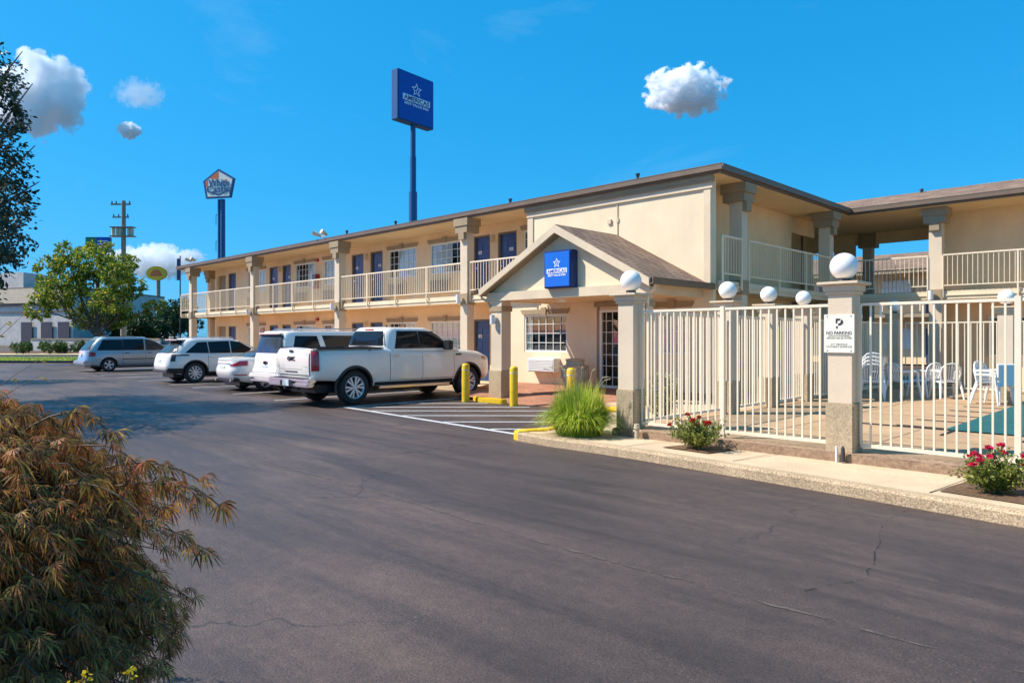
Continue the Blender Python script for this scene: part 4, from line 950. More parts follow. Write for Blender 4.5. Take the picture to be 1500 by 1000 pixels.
# ---- tall SUV beside the truck
def big_suv():
    t=empty('large_suv',(-19.68,9.52,0),'white boxy full-size SUV with roof rails, parked left of the pickup truck','suv')
    L=5.3
    c=Car(L,2.04,[(0,1.16),(.4,1.17),(4.2,1.15),(4.9,1.06),(5.3,.92)],[(0,.40),(.8,.36),(4.4,.34),(5.3,.36)],
      [(0,.90),(.1,.965),(.3,.995),(.6,1.0),(.85,.975),(.95,.945),(1,.92)],[(.3,.02),(.55,-.03),(.7,-.02),(.82,.04),(1.2,.07)],[(.3,.1),(.6,0),(1.1,.12)],9)
    c.body('body',M['carwhite'],t,(1.12,4.15),.41)
    cb=Cab([(1.10,.06,4.25,.955),(1.2,.075,4.05,.94),(1.5,.14,3.6,.875),(1.75,.22,3.2,.81),(1.82,.27,3.05,.785)],9)
    cb.build('cabin',M['carwhite'],t,.05)
    shut(c,t,M['carwhite'],[1.72,2.62,3.66],.5,lambda u:c.top(c.L/2*(1+u))-.01,handle=M['chrome'],hz=1.03)
    cb.sideglass('side_window',M['carglass'],t,[(.42,1.22),(1.34,1.22),(1.22,1.70),(.56,1.70)]); cb.sideglass('side_window',M['carglass'],t,[(1.55,1.22),(2.56,1.22),(2.56,1.71),(1.42,1.71)]); cb.sideglass('side_window',M['carglass'],t,[(2.64,1.22),(3.62,1.22),(3.05,1.70),(2.64,1.71)])
    cb.endglass('rear_window',M['carglass_light'],t,.84,.80,1.24,1.70); cb.endglass('windscreen',M['carglass'],t,.9,.86,1.2,1.74,1)
    lbox('roof_spoiler',M['carwhite'],t,(-.66,.66,.13,.4,1.755,1.80),bevel=.02); lbox('spoiler_shade',M['black'],t,(-.6,.6,.15,.3,1.725,1.753))
    for s_ in (1,-1):
        mb=MB(); mb.tube([(s_*.68,.55,1.83),(s_*.68,.68,1.92),(s_*.68,2.7,1.93),(s_*.68,2.85,1.84)],.018,8); mb.build('roof_rail',M['chrome'],t,True,local=True)
        for z0,z1 in ((.86,1.14),): 
            f=c.Ux(.84); mb=MB()
            mb.grid(lambda a,b:c.P(f+(c.U(.18)-f)*a,z0+(z1-z0)*b,.012,s_),10,6); mb.build('taillight',M['redlens'],t,True,local=True)
        lbox('mirror',M['black'],t,(min(s_*.98,s_*1.2),max(s_*.98,s_*1.2),3.42,3.55,1.14,1.34),bevel=.03)
    tg=c.rearpatch('tailgate',M['carwhite'],t,-.74,.74,.66,1.14,.012)
    mb=MB(); 
    for (a,b) in (((-.13,.13),(-.028,.028)),((-.05,.05),(-.05,.05))): mb.box(a[0],a[1],.015,.04,.93+b[0],.93+b[1])
    mb.build('emblem',M['black'],tg,local=True,bevel=.004)
    lbox('tailgate_seam',M['black'],t,(-.78,.78,.02,.06,.645,.655),bevel=0)
    lbox('rear_bumper',M['carwhite'],t,(-.98,.98,-.03,.3,.47,.62),bevel=.04); lbox('bumper_skirt',M['black'],t,(-.96,.96,-.01,.3,.36,.465),bevel=.02); lbox('bumper_lower',M['chrome'],t,(-.9,.9,-.035,.2,.38,.43),bevel=.02); plate(t,0,.012,.78)
    wheels(t,L,1.12,4.15,2.04,.41,'six',.26); lbox('underbody',M['black'],t,(-.6,.6,.3,5.0,.26,.42)); return t
big_suv()
# ---- white sedan
def sedan(loc,label,cat,paint='carwhite',rz=0):
    t=empty('sedan',loc,label,cat,None,rz); L=4.9; m_=M[paint]
    c=Car(L,1.87,[(0,.98),(.15,1.03),(.5,1.05),(1.1,1.02),(3.4,.98),(4.3,.86),(4.75,.74),(4.9,.66)],[(0,.34),(.5,.26),(1.0,.21),(3.9,.2),(4.9,.24)],
      [(0,.88),(.1,.95),(.3,.99),(.55,1.0),(.8,.975),(.93,.93),(1,.86)],[(.2,.20),(.4,.05),(.6,-.02),(.8,.02),(.95,.03),(1.06,-.02)],[(.2,.12),(.5,0),(.9,.15)],5)
    c.body('body',m_,t,(1.0,3.96),.335)
    cb=Cab([(.97,.55,3.85,.86),(1.05,.66,3.70,.84),(1.2,1.02,3.25,.76),(1.36,1.52,2.75,.66),(1.41,1.78,2.5,.61)],6)
    cb.build('cabin',m_,t,.045)
    shut(c,t,m_,[1.45,2.35,3.4],.32,lambda u:c.top(c.L/2*(1+u))-.03,handle=M['chrome'],hz=.87)
    cb.sideglass('side_window',M['carglass'],t,[(1.15,1.04),(2.26,1.03),(2.26,1.36),(1.72,1.35)]); cb.sideglass('side_window',M['carglass'],t,[(2.34,1.03),(3.42,1.03),(2.70,1.345),(2.34,1.36)])
    cb.endglass('rear_window',M['carglass_light'],t,.86,.80,1.07,1.36); cb.endglass('windscreen',M['carglass'],t,.9,.86,1.05,1.36,1)
    for s_ in (1,-1):
        f=c.Ux(.52); mb=MB()
        mb.grid(lambda a,b:c.P(f+(c.U(.42)-f)*a,.78+.02*a+(.05+.10*min(1,a*2.2))*b,.012,s_),20,5); mb.build('taillight',M['redlens'],t,True,local=True)
        f2=c.Ux(.7); mb=MB(); mb.grid(lambda a,b:c.P(f2+(c.Ux(.9)-f2)*a,.50+.03*b,.01,s_),6,2); mb.build('reflector',M['redlens'],t,local=True)
        lbox('mirror',m_,t,(min(s_*.88,s_*1.06),max(s_*.88,s_*1.06),3.0,3.12,1.0,1.13),bevel=.03)
    lbox('trunk_chrome',M['chrome'],t,(-.5,.5,.005,.03,.86,.873),bevel=.003)
    mb=MB(); mb.box(-.72,.72,.03,.25,.30,.42); mb.build('diffuser',M['black'],t,local=True,bevel=.03)
    mb=MB(); 
    for x in (-.55,.55): mb.cyl((x,.0,.35),(x,.15,.35),.05,.05,12)
    mb.build('exhaust_tip',M['chrome'],t,True,local=True); plate(t,0,.0,.70)
    lbox('trunk_gap',M['black'],t,(-.62,.62,.03,.052,.60,.606),bevel=0)
    wheels(t,L,1.0,3.96,1.87,.335,'five',.23); lbox('underbody',M['black'],t,(-.55,.55,.3,4.6,.16,.3)); return t
sed=sedan((-22.05,9.3,0),'low white sedan with wrap-around red tail lights, between the two white SUVs','sedan')
# ---- crossover
def crossover():
    t=empty('crossover_suv',(-27.55,9.28,0),'light silver-white crossover SUV with black lower cladding, beside the blue-grey minivan','suv'); L=4.8; m_=M['carwhite']
    c=Car(L,1.9,[(0,1.08),(.4,1.10),(3.6,1.03),(4.3,.96),(4.8,.80)],[(0,.40),(.7,.28),(4.0,.27),(4.8,.3)],
      [(0,.90),(.1,.96),(.3,.99),(.55,1.0),(.8,.985),(.93,.95),(1,.91)],[(.3,.10),(.55,-.02),(.8,.0),(1.0,.05),(1.1,.1)],[(.3,.1),(.6,0),(1,.12)],6)
    c.body('body',m_,t,(.95,3.80),.375)
    cb=Cab([(1.03,.12,3.9,.885),(1.15,.19,3.65,.86),(1.35,.38,3.2,.79),(1.55,.62,2.75,.71),(1.60,.75,2.55,.68)],6)
    cb.build('cabin',m_,t,.05)
    shut(c,t,m_,[1.42,2.30,3.3],.42,lambda u:c.top(c.L/2*(1+u))-.02,handle=M['chrome'],hz=.97)
    cb.sideglass('side_window',M['carglass'],t,[(.62,1.12),(1.44,1.10),(1.42,1.50),(1.10,1.48)]); cb.sideglass('side_window',M['carglass'],t,[(1.5,1.10),(2.26,1.10),(2.26,1.53),(1.48,1.50)]); cb.sideglass('side_window',M['carglass'],t,[(2.33,1.10),(3.36,1.10),(2.72,1.49),(2.33,1.53)])
    cb.endglass('rear_window',M['carglass_light'],t,.84,.78,1.12,1.50); cb.endglass('windscreen',M['carglass'],t,.9,.86,1.1,1.54,1)
    lbox('roof_spoiler',m_,t,(-.58,.58,.38,.75,1.565,1.60),bevel=.015); lbox('spoiler_shade',M['black'],t,(-.52,.52,.42,.6,1.53,1.563))
    for s_ in (1,-1):
        f=c.Ux(.80); mb=MB()
        def fn(a,b,s_=s_): u=f+(c.U(.26)-f)*a; return c.P(u,.80+.26*b,.012,s_)
        mb.grid(fn,10,6); mb.build('taillight',M['rimdark'],t,True,local=True)
        mb=MB(); mb.grid(lambda a,b:c.P(c.U(.26)+(c.U(.72)-c.U(.26))*a,1.0+.05*b,.012,s_),8,2); mb.build('lamp_spear',M['rimdark'],t,True,local=True)
        for y in (.95,3.80):
            mb=MB(); n=20; vs=[]
            for i in range(n+1):
                a=math.radians(-12+204*i/n)
                for rr,of in ((.375*1.15,.0),(.375*1.15,.02),(.375*1.27,.016),(.375*1.28,-.004)):
                    yy=y+rr*math.cos(a); zz=.375+rr*math.sin(a); q=c.P(c.U(yy),max(zz,c.bot(yy)),of,s_); vs.append((q[0],yy,zz))
            mb.add(vs,[(i*4+k,i*4+k+1,(i+1)*4+k+1,(i+1)*4+k) for i in range(n) for k in range(3)]); mb.build('wheel_arch_trim',M['black'],t,True,50,local=True)
        lbox('mirror',m_,t,(min(s_*.9,s_*1.08),max(s_*.9,s_*1.08),3.02,3.14,1.06,1.22),bevel=.03)
        mb=MB(); mb.tube([(s_*.60,.95,1.62),(s_*.60,1.05,1.68),(s_*.60,2.4,1.69),(s_*.60,2.5,1.62)],.014,6); mb.build('roof_rail',M['chrome'],t,True,local=True)
        c.patch('sill_cladding',M['black'],t,c.U(1.38),c.U(3.36),lambda u:c.bot(c.L/2*(1+u)),.40,.012,s_,thick=False)
        c.patch('corner_cladding',M['black'],t,c.Ux(.75),c.U(.52),.36,.55,.012,s_)
    lbox('rear_cladding',M['rimdark'],t,(-.72,.72,.0,.2,.38,.52),bevel=.03); plate(t,0,.0,.78)
    wheels(t,L,.95,3.80,1.9,.375,'ten',.24); lbox('underbody',M['black'],t,(-.55,.55,.3,4.5,.2,.36)); return t
crossover()
# ---- minivan
def minivan():
    t=empty('minivan',(-39.38,9.62,0),'blue-grey minivan with five-spoke wheels, farthest left of the parked row','minivan'); L=5.0; m_=M['vanblue']
    c=Car(L,1.96,[(0,1.03),(.4,1.05),(3.7,1.0),(4.4,.9),(5.0,.70)],[(0,.34),(.6,.27),(4.2,.25),(5.0,.27)],
      [(0,.9),(.1,.96),(.3,.99),(.55,1.0),(.8,.98),(.93,.95),(1,.92)],[(.2,.06),(.42,-.08),(.6,-.02),(.8,.03),(1.05,.06)],[(.2,.1),(.5,0),(.9,.15)],6)
    c.body('body',m_,t,(1.0,4.02),.335)
    cb=Cab([(.98,.08,4.35,.925),(1.1,.13,4.1,.90),(1.35,.32,3.55,.84),(1.6,.56,3.0,.77),(1.67,.70,2.8,.74)],7)
    cb.build('cabin',m_,t,.05)
    shut(c,t,m_,[1.62,2.66,3.7],.36,lambda u:c.top(c.L/2*(1+u))-.02,handle=M['black'],hz=.90)
    cb.sideglass('side_window',M['carglass'],t,[(.50,1.06),(1.62,1.06),(1.62,1.56),(.78,1.55)]); cb.sideglass('side_window',M['carglass'],t,[(1.66,1.06),(2.6,1.06),(2.6,1.58),(1.66,1.57)]); cb.sideglass('side_window',M['carglass_light'],t,[(2.70,1.05),(3.85,1.05),(3.02,1.55),(2.70,1.57)])
    cb.endglass('rear_window',M['carglass_light'],t,.82,.74,1.08,1.54); cb.endglass('windscreen',M['carglass'],t,.9,.86,1.05,1.6,1)
    for s_ in (1,-1):
        f=c.Ux(.82); mb=MB(); mb.grid(lambda a,b:c.P(f+(c.U(.42)-f)*a,.74+.04*a+(.25-.08*a)*b,.014,s_),10,6); mb.build('taillight',M['redlens'],t,True,local=True)
        c.patch('side_moulding',M['black'],t,c.U(1.62),c.U(3.6),.60,.64,.016,s_,nz=2)
        lbox('mirror',M['black'],t,(min(s_*.92,s_*1.12),max(s_*.92,s_*1.12),3.5,3.6,1.04,1.2),bevel=.03)
    lbox('rear_bumper',m_,t,(-.92,.92,-.10,.3,.36,.56),bevel=.05); lbox('roof_rack',M['black'],t,(-.62,.62,1.0,1.04,1.74,1.77),(-.62,.62,2.2,2.24,1.74,1.77),(-.64,-.6,.9,2.5,1.72,1.75),(.6,.64,.9,2.5,1.72,1.75),bevel=0); plate(t,-.0,-.0,.80)
    wheels(t,L,1.0,4.02,1.96,.335,'five',.22); lbox('underbody',M['black'],t,(-.55,.55,.3,4.6,.18,.33)); return t
minivan()
# two more white cars seen small beyond
p=W(-44.0,86); c2=dup(sed,(p[0],p[1],.86),'small distant white sedan seen over the roof of the blue-grey minivan',math.radians(-52))
c3=dup(sed,(-15.5,33.0,.0),'white sedan glimpsed beyond the open passage behind the patio chairs',math.radians(45))
# ------------------------------------------------------------------ globe pillars and pool fence
def pillar(x,y,z0,label,rz=0,top=2.36):
    """x,y: near right corner of the base"""
    p=empty('globe_pillar',(x-.17,y+.17,z0),label,'lamp pillar','stucco lamp pillars round the pool')
    cx_,cy_=x-.17,y+.17
    mb=MB(); mb.box(cx_-.17,cx_+.17,cy_-.17,cy_+.17,z0,.83); mb.build('base',M['pebble'],p,bevel=.012)
    mb=MB(); mb.box(cx_-.145,cx_+.145,cy_-.145,cy_+.145,.831,top-.16); mb.build('shaft',M['stucco_pillar'],p)
    mb=MB(); mb.box(cx_-.175,cx_+.175,cy_-.175,cy_+.175,top-.159,top-.12); mb.box(cx_-.195,cx_+.195,cy_-.195,cy_+.195,top-.119,top-.035); mb.box(cx_-.25,cx_+.25,cy_-.25,cy_+.25,top-.034,top); mb.build('cap',M['trim_pale'],p,bevel=.004)
    mb=MB(); mb.lathe([(.0,top+.001),(.09,top+.001),(.075,top+.05),(.06,top+.055)],(cx_,cy_,0),20); mb.build('lamp_collar',M['dark'],p,True)
    r=.17; a0=.42; prof=[(r*math.sin(a0+(PI-a0)*0)*0,top+.05)]
    prof=[(r*math.sin(t),top+.05+r*math.cos(a0)-r*math.cos(t)) for t in [a0+(PI-a0)*i/20 for i in range(21)]]
    mb=MB(); mb.lathe([(0.001,prof[0][1])]+prof,(cx_,cy_,0),36); mb.build('globe',M['globe'],p,True,60)
    return p
pillar(-6.48,9.22,.2,'globe-topped pillar at the left corner of the pool fence, beside the grass clump')
pillar(-3.19,9.22,.2,'globe-topped pillar carrying the small cream wall sign, tallest in view')
pillar(-6.48,12.4,.2,'globe-topped pillar behind the fence, leftmost of the three in the receding side row')
pillar(-6.5,14.2,.2,'globe-topped pillar in the middle of the receding side row')
pillar(-6.55,16.1,.2,'globe-topped pillar at the far end of the receding side row, smallest globe of the three')
pillar(-6.4,22.1,.2,'far globe-topped pillar in the shade behind the stacked chairs')
pillar(-3.15,18.9,.2,'globe-topped pillar behind the fence at the right edge, next to the folded white tables')
nf=0
def fence(p0,p1,label,zt=2.09,zb=.28,posts=(),sp=.118,zf=.2):
    p0=Vector((*p0,0)); p1=Vector((*p1,0)); L=(p1-p0).length; u=(p1-p0)/L; n=Vector((-u.y,u.x,0)); z=Vector((0,0,1))
    f=empty('fence_panel',(*(p0+u*L/2).xy,zf),label,'fence','cream steel picket panels round the pool')
    r=MB(); r.obox(p0-n*.018+z*(zt-.035),u*L,n*.036,z*.035); r.build('top_rail',M['fence'],f)
    r=MB(); r.obox(p0-n*.018+z*(zb),u*L,n*.036,z*.045); r.build('bottom_rail',M['fence'],f)
    ends=[0]+list(posts)+[L]; k=MB()
    for a,b in zip(ends[:-1],ends[1:]):
        m=max(1,round((b-a)/sp))
        for i in range(0,m+1):
            if i==0 and a!=0 or i==m and b!=L: continue
            q=p0+u*(a+(b-a)*i/m); k.obox(q-n*.0105-u*.0105+z*(zb+.045),u*.021,n*.021,z*(zt-.035-zb-.045))
    k.build('pickets',M['fence'],f)
    for a in posts:
        q=p0+u*a; r=MB(); r.obox(q-n*.03-u*.03+z*(zf+.0),u*.06,n*.06,z*(zt-zf+.02)); r.build('post',M['fence'],f)
fence((-6.44,9.4),(-3.55,9.4),'pool fence panel behind the left rose bush',posts=(1.39,),sp=.116)
fence((-3.16,9.4),(1.8,9.4),'pool fence panel right of the sign pillar, cut by the picture edge',posts=(1.63,3.3),sp=.116)
fence((-6.64,9.6),(-6.64,12.36),'side fence panel from the left corner pillar to the next pillar back')
fence((-6.64,12.8),(-6.66,14.16),'side fence panel between the first and middle pillars of the receding row')
fence((-6.66,14.6),(-6.7,16.06),'side fence panel between the middle and last pillars of the receding row')
fence((-6.7,16.5),(-6.6,22.05),'long shaded side fence panel past the last pillar of the receding row',posts=(1.9,3.8))
fence((-6.2,22.0),(5,22.0),'back fence panel behind the plastic patio chairs, under the right gallery',posts=(2.3,4.6,6.9),sp=.14)
# wall sign
SG=empty('parking_sign',(-3.36,9.2,1.25),'small cream NO PARKING notice mounted on the near globe pillar','sign')
sx0,sx1,sz0,sz1,sy=-3.545,-3.175,1.465,1.95,9.222
mb=MB(); mb.box(sx0,sx1,sy-.004,sy+.012,sz0,sz1); mb.build('sign_plate',M['signcream'],SG,bevel=.002)
cxs=(sx0+sx1)/2; ty=sy-.0045
text_mesh('NO PARKING',.31,.042,(cxs,ty,1.715),(1,0,0),(0,0,1),.002,.01).build('lettering',M['ink'],SG)
for t_,z_,w_,h_ in (('UNAUTHORIZED',.28,.02,0),):
    pass
for t_,w_,h_,z_ in (('UNAUTHORIZED',.27,.020,1.678),('VEHICLES WILL BE TOWED',.31,.019,1.65),('AT VEHICLE',.2,.019,1.572),("OWNER'S EXPENSE",.31,.021,1.542)):
    text_mesh(t_,w_,h_,(cxs,ty,z_),(1,0,0),(0,0,1),.002).build('lettering',M['text_olive'],SG)
mb=MB(); o=(cxs,ty,1.835)
plane_poly(mb,[(-.035,-.065),(-.015,-.065),(-.015,-.035),(-.035,-.035)],o,(1,0,0),(0,0,1),.002); plane_poly(mb,[(-.04,.06),(.02,.06),(.005,.035),(-.02,.035),(-.02,.0),(-.04,.0)],o,(1,0,0),(0,0,1),.002)
plane_poly(mb,[(.03,.05),(.05,.03),(.052,.0),(.02,-.025),(-.01,-.028),(-.01,-.005),(.02,.01),(.02,.03)],o,(1,0,0),(0,0,1),.002); mb.build('emblem',M['ink'],SG)
mb=MB(); 
for a in (sx0+.04,sx1-.04):
    for b in (sz0+.025,sz1-.025): mb.cyl((a,ty-.004,b),(a,ty,b),.007,.007,8)
mb.build('bolt',M['dark'],SG)
# ---- brand sign faces
def inn_face(T,o,right,up,w,h,fb,depth=.012):
    right=Vector(right).normalized(); up=Vector(up).normalized(); o=Vector(o); k=w
    mb=MB(); so_=star_poly(0,0,.155*k,.46); si=star_poly(0,0,.115*k,.43); ring_poly(mb,so_,si,o+up*.155*h,right,up,depth)
    plane_poly(mb,[(-.03*k,-.02*k),(-.008*k,-.035*k),(.04*k,.04*k),(.02*k,.035*k),(-.008*k,-.0*k)],o+up*.155*h,right,up,depth)
    mb.build('star_emblem',M['signwhite'],T)
    mb=MB(); plane_poly(mb,[(-.40*k,-.10*h),(.40*k,-.10*h),(.40*k,.03*h),(-.40*k,.03*h)],o+up*-.03*h,right,up,depth); mb.build('name_band',M['signwhite'],T)
    nn=right.cross(up)
    text_mesh('AMERICAS',.74*k,.10*h,o+up*-.065*h+nn*depth,right,up,depth,.012).build('lettering',M['signnavy' if fb else 'signblue'],T)
    text_mesh('BEST VALUE INN',.70*k,.055*h,o-up*.185*h,right,up,depth,.02).build('lettering',M['signwhite'],T)
GS=empty('porch_sign',(-11.3,13.0,2.86),'small square blue illuminated motel sign with a white star on the porch gable','sign')
mb=MB(); mb.box(-11.73,-10.86,12.9,13.245,2.86,3.77); mb.build('sign_cabinet',M['signnavy'],GS,bevel=.02)
mb=MB(); mb.box(-11.69,-10.90,12.885,12.899,2.90,3.73); mb.build('sign_face',M['signblue2'],GS,bevel=.004)
inn_face(GS,(-11.295,12.884,3.33),(1,0,0),(0,0,1),.80,.86,False,.004)
# tall pole sign
dS=56.0; px_,py_=W(-.1401*dS,dS)
PS=empty('pole_sign',(px_,py_,0),'tall blue motel sign with white star on a high blue pole behind the roof','sign')
mb=MB(); mb.cyl((px_,py_,0),(px_,py_,13.2),.34,.33,20); mb.cyl((px_,py_,13.2),(px_,py_,16.0),.25,.25,20); mb.cyl((px_,py_,16),(px_,py_,19.4),.21,.21,20); mb.build('pole',M['poleblue'],PS,True,40)
dr=Vector(((.7088*.792-.7054),(.7054*.792+.7088),0)).normalized()   # along the face, away to the right
nr=Vector((dr.y,-dr.x,0)); up=Vector((0,0,1)); cz=20.45; hw,hh,th_=1.95,1.95,.75
ctr=Vector((px_,py_,cz)); mb=MB(); mb.obox(ctr-dr*hw-up*hh-nr*th_/2,dr*2*hw,up*2*hh,nr*th_); mb.build('sign_cabinet',M['poleblue'],PS,bevel=.05)
f0=ctr+nr*(th_/2+.002); mb=MB(); mb.obox(f0-dr*(hw-.1)-up*(hh-.1),dr*2*(hw-.1),up*2*(hh-.1),nr*.03); mb.build('sign_face',M['signblue'],PS)
inn_face(PS,f0+nr*.031+up*.15,dr,up,2*hw-.25,2*hh-.25,True,.02)
# castle burger sign
dC=112.0; cpx,cpy=W(-.411*dC,dC); fw=Vector((-.7054,.7088,0)); rt=Vector((.7088,.7054,0))
_rt,_fw=rt,fw; _a=math.radians(13); rt,fw=_rt*math.cos(_a)-_fw*math.sin(_a),_fw*math.cos(_a)+_rt*math.sin(_a)
CS=empty('pentagon_sign',(cpx,cpy,0),'distant five-sided white and orange sign on twin poles above the far roof end','sign')
Pc=lambda r_,z_,d_=0:Vector((cpx,cpy,0))+rt*r_+up*z_-fw*d_
mb=MB(); mb.cyl(Pc(-.42,0),Pc(-.42,23.6),.27,.24,14); mb.cyl(Pc(.22,0),Pc(.22,23.6),.40,.36,14)
for z_ in (17.0,21.2): mb.cyl(Pc(-.42,z_),Pc(-1.0,z_),.06,.06,6); mb.cyl(Pc(-1.0,z_),Pc(-1.0,z_-1.6),.05,.05,6)
mb.build('pole',M['poleblue'],CS,True)
def penta(s_): return [(-2.35*s_,-2.05*s_),(2.1*s_,-2.05*s_),(2.75*s_,.95*s_),(-.1*s_,2.55*s_),(-2.85*s_,.75*s_)]
co_=Pc(0,25.75,.35); mb=MB(); plane_poly(mb,penta(1.0),co_,rt,up,.3); 
for q in penta(1): pass
mb.build('sign_cabinet',M['poleblue'],CS); mb=MB(); plane_poly(mb,penta(.94),co_-fw*.305,rt,up,.02); mb.build('sign_face',M['signcream'],CS)
fo=co_-fw*.328
mb=MB()
plane_poly(mb,[(-.05,1.0),(-.05,2.1),(-1.5,1.3),(-1.5,1.0)],fo,rt,up,.01); mb.build('panel',M['orange'],CS); mb=MB(); plane_poly(mb,[(-2.45,.6),(-1.95,.85),(-1.95,-.3),(-2.3,-.3)],fo,rt,up,.01); mb.build('panel',M['orange'],CS); mb=MB(); plane_poly(mb,[(.9,.7),(1.4,.9),(1.4,.3),(.9,.3)],fo,rt,up,.01); mb.build('panel',M['orange'],CS)
mb=MB(); ring_poly(mb,penta(.94),penta(.87),co_-fw*.328,rt,up,.012); plane_poly(mb,[(-2.1,-.85),(-.05,-1.45),(2.0,-.8),(2.0,-.98),(-.05,-1.66),(-2.1,-1.05)],fo,rt,up,.02); mb.build('outline',M['poleblue'],CS)
for t_,w_,h_,r_,z_ in (('White',3.7,1.25,.0,.35),('Castle',4.2,1.15,-.05,-.62)):
    text_mesh(t_,w_+.08,h_+.07,fo+rt*r_+up*z_-fw*.02,rt,up,.01,.04).build('letter_edge',M['signwhite'],CS)
    text_mesh(t_,w_,h_,fo+rt*r_+up*z_-fw*.06,rt,up,.02,.02).build('lettering',M['poleblue'],CS)
rt,fw=_rt,_fw
# yellow oval fuel sign, green and blue hotel sign
def polesign(name,label,px,d,z0,z1,w_,build,mat='poleblue',pr=.15):
    r_=(px-750)/1035*d; x,y=W(r_,d); T=empty(name,(x,y,.8),label,'sign'); mb=MB(); mb.cyl((x,y,0),(x,y,z0+.1),pr,pr,10); mb.build('pole',M[mat],T,True); build(T,Vector((x,y,(z0+z1)/2))); return T
def oval(T,c):
    mb=MB(); plane_poly(mb,[(1.35*math.cos(2*PI*i/28),.95*math.sin(2*PI*i/28)) for i in range(28)],c-fw*.2,rt,up,.4); mb.build('sign_cabinet',M['shellyellow'],T)
    mb=MB(); plane_poly(mb,[(.8*math.cos(PI*i/12),-.4+.9*math.sin(PI*i/12)) for i in range(13)],c-fw*.602,rt,up,.02); mb.build('emblem',M['orange'],T)
polesign('oval_sign','yellow oval roadside sign poking out behind the tree',232,95,9.4,11.2,4,oval,'wood',.25)
def hotel(T,c):
    mb=MB(); mb.obox(c-rt*1.9-up*1.2+fw*.3,rt*3.8,up*2.4,-fw*.6); mb.build('sign_cabinet',M['poleblue'],T)
    mb=MB(); mb.obox(c-rt*1.85-up*1.15-fw*.31,rt*1.7,up*2.3,-fw*.02); mb.build('green_panel',M['signgreen'],T); mb=MB(); mb.obox(c-rt*.1-up*1.15-fw*.31,rt*1.95,up*2.3,-fw*.02); mb.build('blue_panel',M['signblue'],T); 
    mb=MB(); mb.obox(c-rt*.0+up*.5-fw*.332,rt*1.7,up*.12,-fw*.01); mb.obox(c-rt*.0+up*.05-fw*.332,rt*1.7,up*.10,-fw*.01); mb.build('white_line',M['signwhite'],T)
polesign('hotel_sign','green and blue rectangular sign rising behind the large maple',144.5,112,15.2,17.6,4,hotel)
def rs(T,c):
    mb=MB(); mb.obox(c-rt*1.5-up*.55+fw*.15,rt*3,up*1.1,-fw*.3); mb.build('sign_cabinet',M['trim'],T); mb=MB(); mb.obox(c-rt*1.4-up*.45-fw*.16,rt*2.8,up*.9,-fw*.02); mb.build('sign_face',M['red'],T)
polesign('roof_sign','grey and red sign box on posts at the left picture edge, above the white building',-8,74,9.6,10.5,3,rs,'dark',.12)
# slim mast
x,y=W((264-750)/1035*52,52); T=empty('flagpole',(x,y,0),'thin dark mast standing left of the far motel corner','mast'); mb=MB(); mb.cyl((x,y,0),(x,y,7.7),.06,.04,8); mb.build('mast',M['dark'],T); mb=MB(); mb.obox((x,y,5.9),rt*-.12,up*1.6,rt*-.14+up*.0+fw*.02); mb.build('furled_flag',M['signnavy'],T)
# utility pole
x,y=W((181-750)/1035*58,58); T=empty('utility_pole',(x,y,0),'wooden utility pole with crossarms and transformer rack beside the maple','utility pole')
q=lambda r_,z_:Vector((x,y,z_))+rt*r_
mb=MB(); mb.cyl((x,y,0),(x,y,12.9),.24,.16,14); mb.build('pole',M['wood'],T,True)
mb=MB(); mb.obox(q(-1.0,12.55)-fw*.1,rt*1.6,up*.12,fw*.12); mb.obox(q(-.85,11.5)-fw*.1,rt*1.3,up*.1,fw*.12); mb.obox(q(-1.0,9.95)-fw*.3,rt*1.9,up*.08,fw*.6); mb.obox(q(-1.0,10.7)-fw*.3,rt*1.9,up*.06,fw*.6); mb.build('crossarm',M['wood'],T)
mb=MB()
for a in (-.85,-.5,-.2,.45,.7): mb.cyl(q(a,10.03),q(a,10.68),.13,.13,12)
mb.build('transformer',M['trim_pale'],T,True)
mb=MB()
for a,z_ in ((-.95,12.67),(-.6,12.67),(.5,12.67),(-.8,11.6),(-.4,11.6),(.35,11.6)): mb.cyl(q(a,z_),q(a,z_+.22),.06,.04,8)
mb.build('insulator',M['dark'],T,True)
for a,zz in ((-.95,12.85),(.5,12.85),(-.8,11.8)):
    pass
# bollards
for i,(x,y,h_,lab) in enumerate(((-13.8,12.16,.99,'yellow steel bollard in front of the pickup truck\'s front wheel'),(-12.1,12.22,.96,'yellow steel bollard standing alone right of the porch column'),(-10.35,12.3,.97,'yellow steel bollard rising behind the ornamental grass clump'))):
    b=empty('bollard',(x,y,0),lab,'bollard','yellow bollards along the entrance'); mb=MB(); mb.lathe([(0.001,0),(.1,0),(.1,h_-.06),(.09,h_-.02),(.06,h_),(0.001,h_+.008)],(x,y,0),24); mb.build('post',M['yellow'],b,True,50)
    mb=MB(); mb.cyl((x,y,h_*.82),(x,y,h_*.845),.1015,.1015,24,False); mb.build('reflector_band',M['stripe'],b)
# pipe stub on the ledge and valve by the left pillar
p=empty('pipe_stub',(-3.35,9.1,.1),'short white pipe stub standing against the ledge under the sign pillar','pipe'); mb=MB(); mb.cyl((-3.35,9.11,.1),(-3.35,9.11,.30),.016,.016,10); mb.build('pipe',M['white'],p,True); mb=MB(); mb.cyl((-3.27,9.1,.12),(-3.27,9.1,.29),.03,.022,12); mb.cyl((-3.27,9.1,.29),(-3.27,9.1,.31),.012,.012,8); mb.build('valve',M['dark'],p,True)
p=empty('sprinkler_valve',(-6.3,9.05,.1),'small pale irrigation valve at the foot of the left corner pillar','valve'); mb=MB(); mb.cyl((-6.3,9.05,.1),(-6.3,9.05,.26),.035,.03,12); mb.cyl((-6.3,9.05,.26),(-6.3,9.05,.33),.05,.04,12); mb.cyl((-6.36,9.05,.22),(-6.22,9.05,.22),.015,.015,8); mb.build('valve_body',M['urn'],p,True)
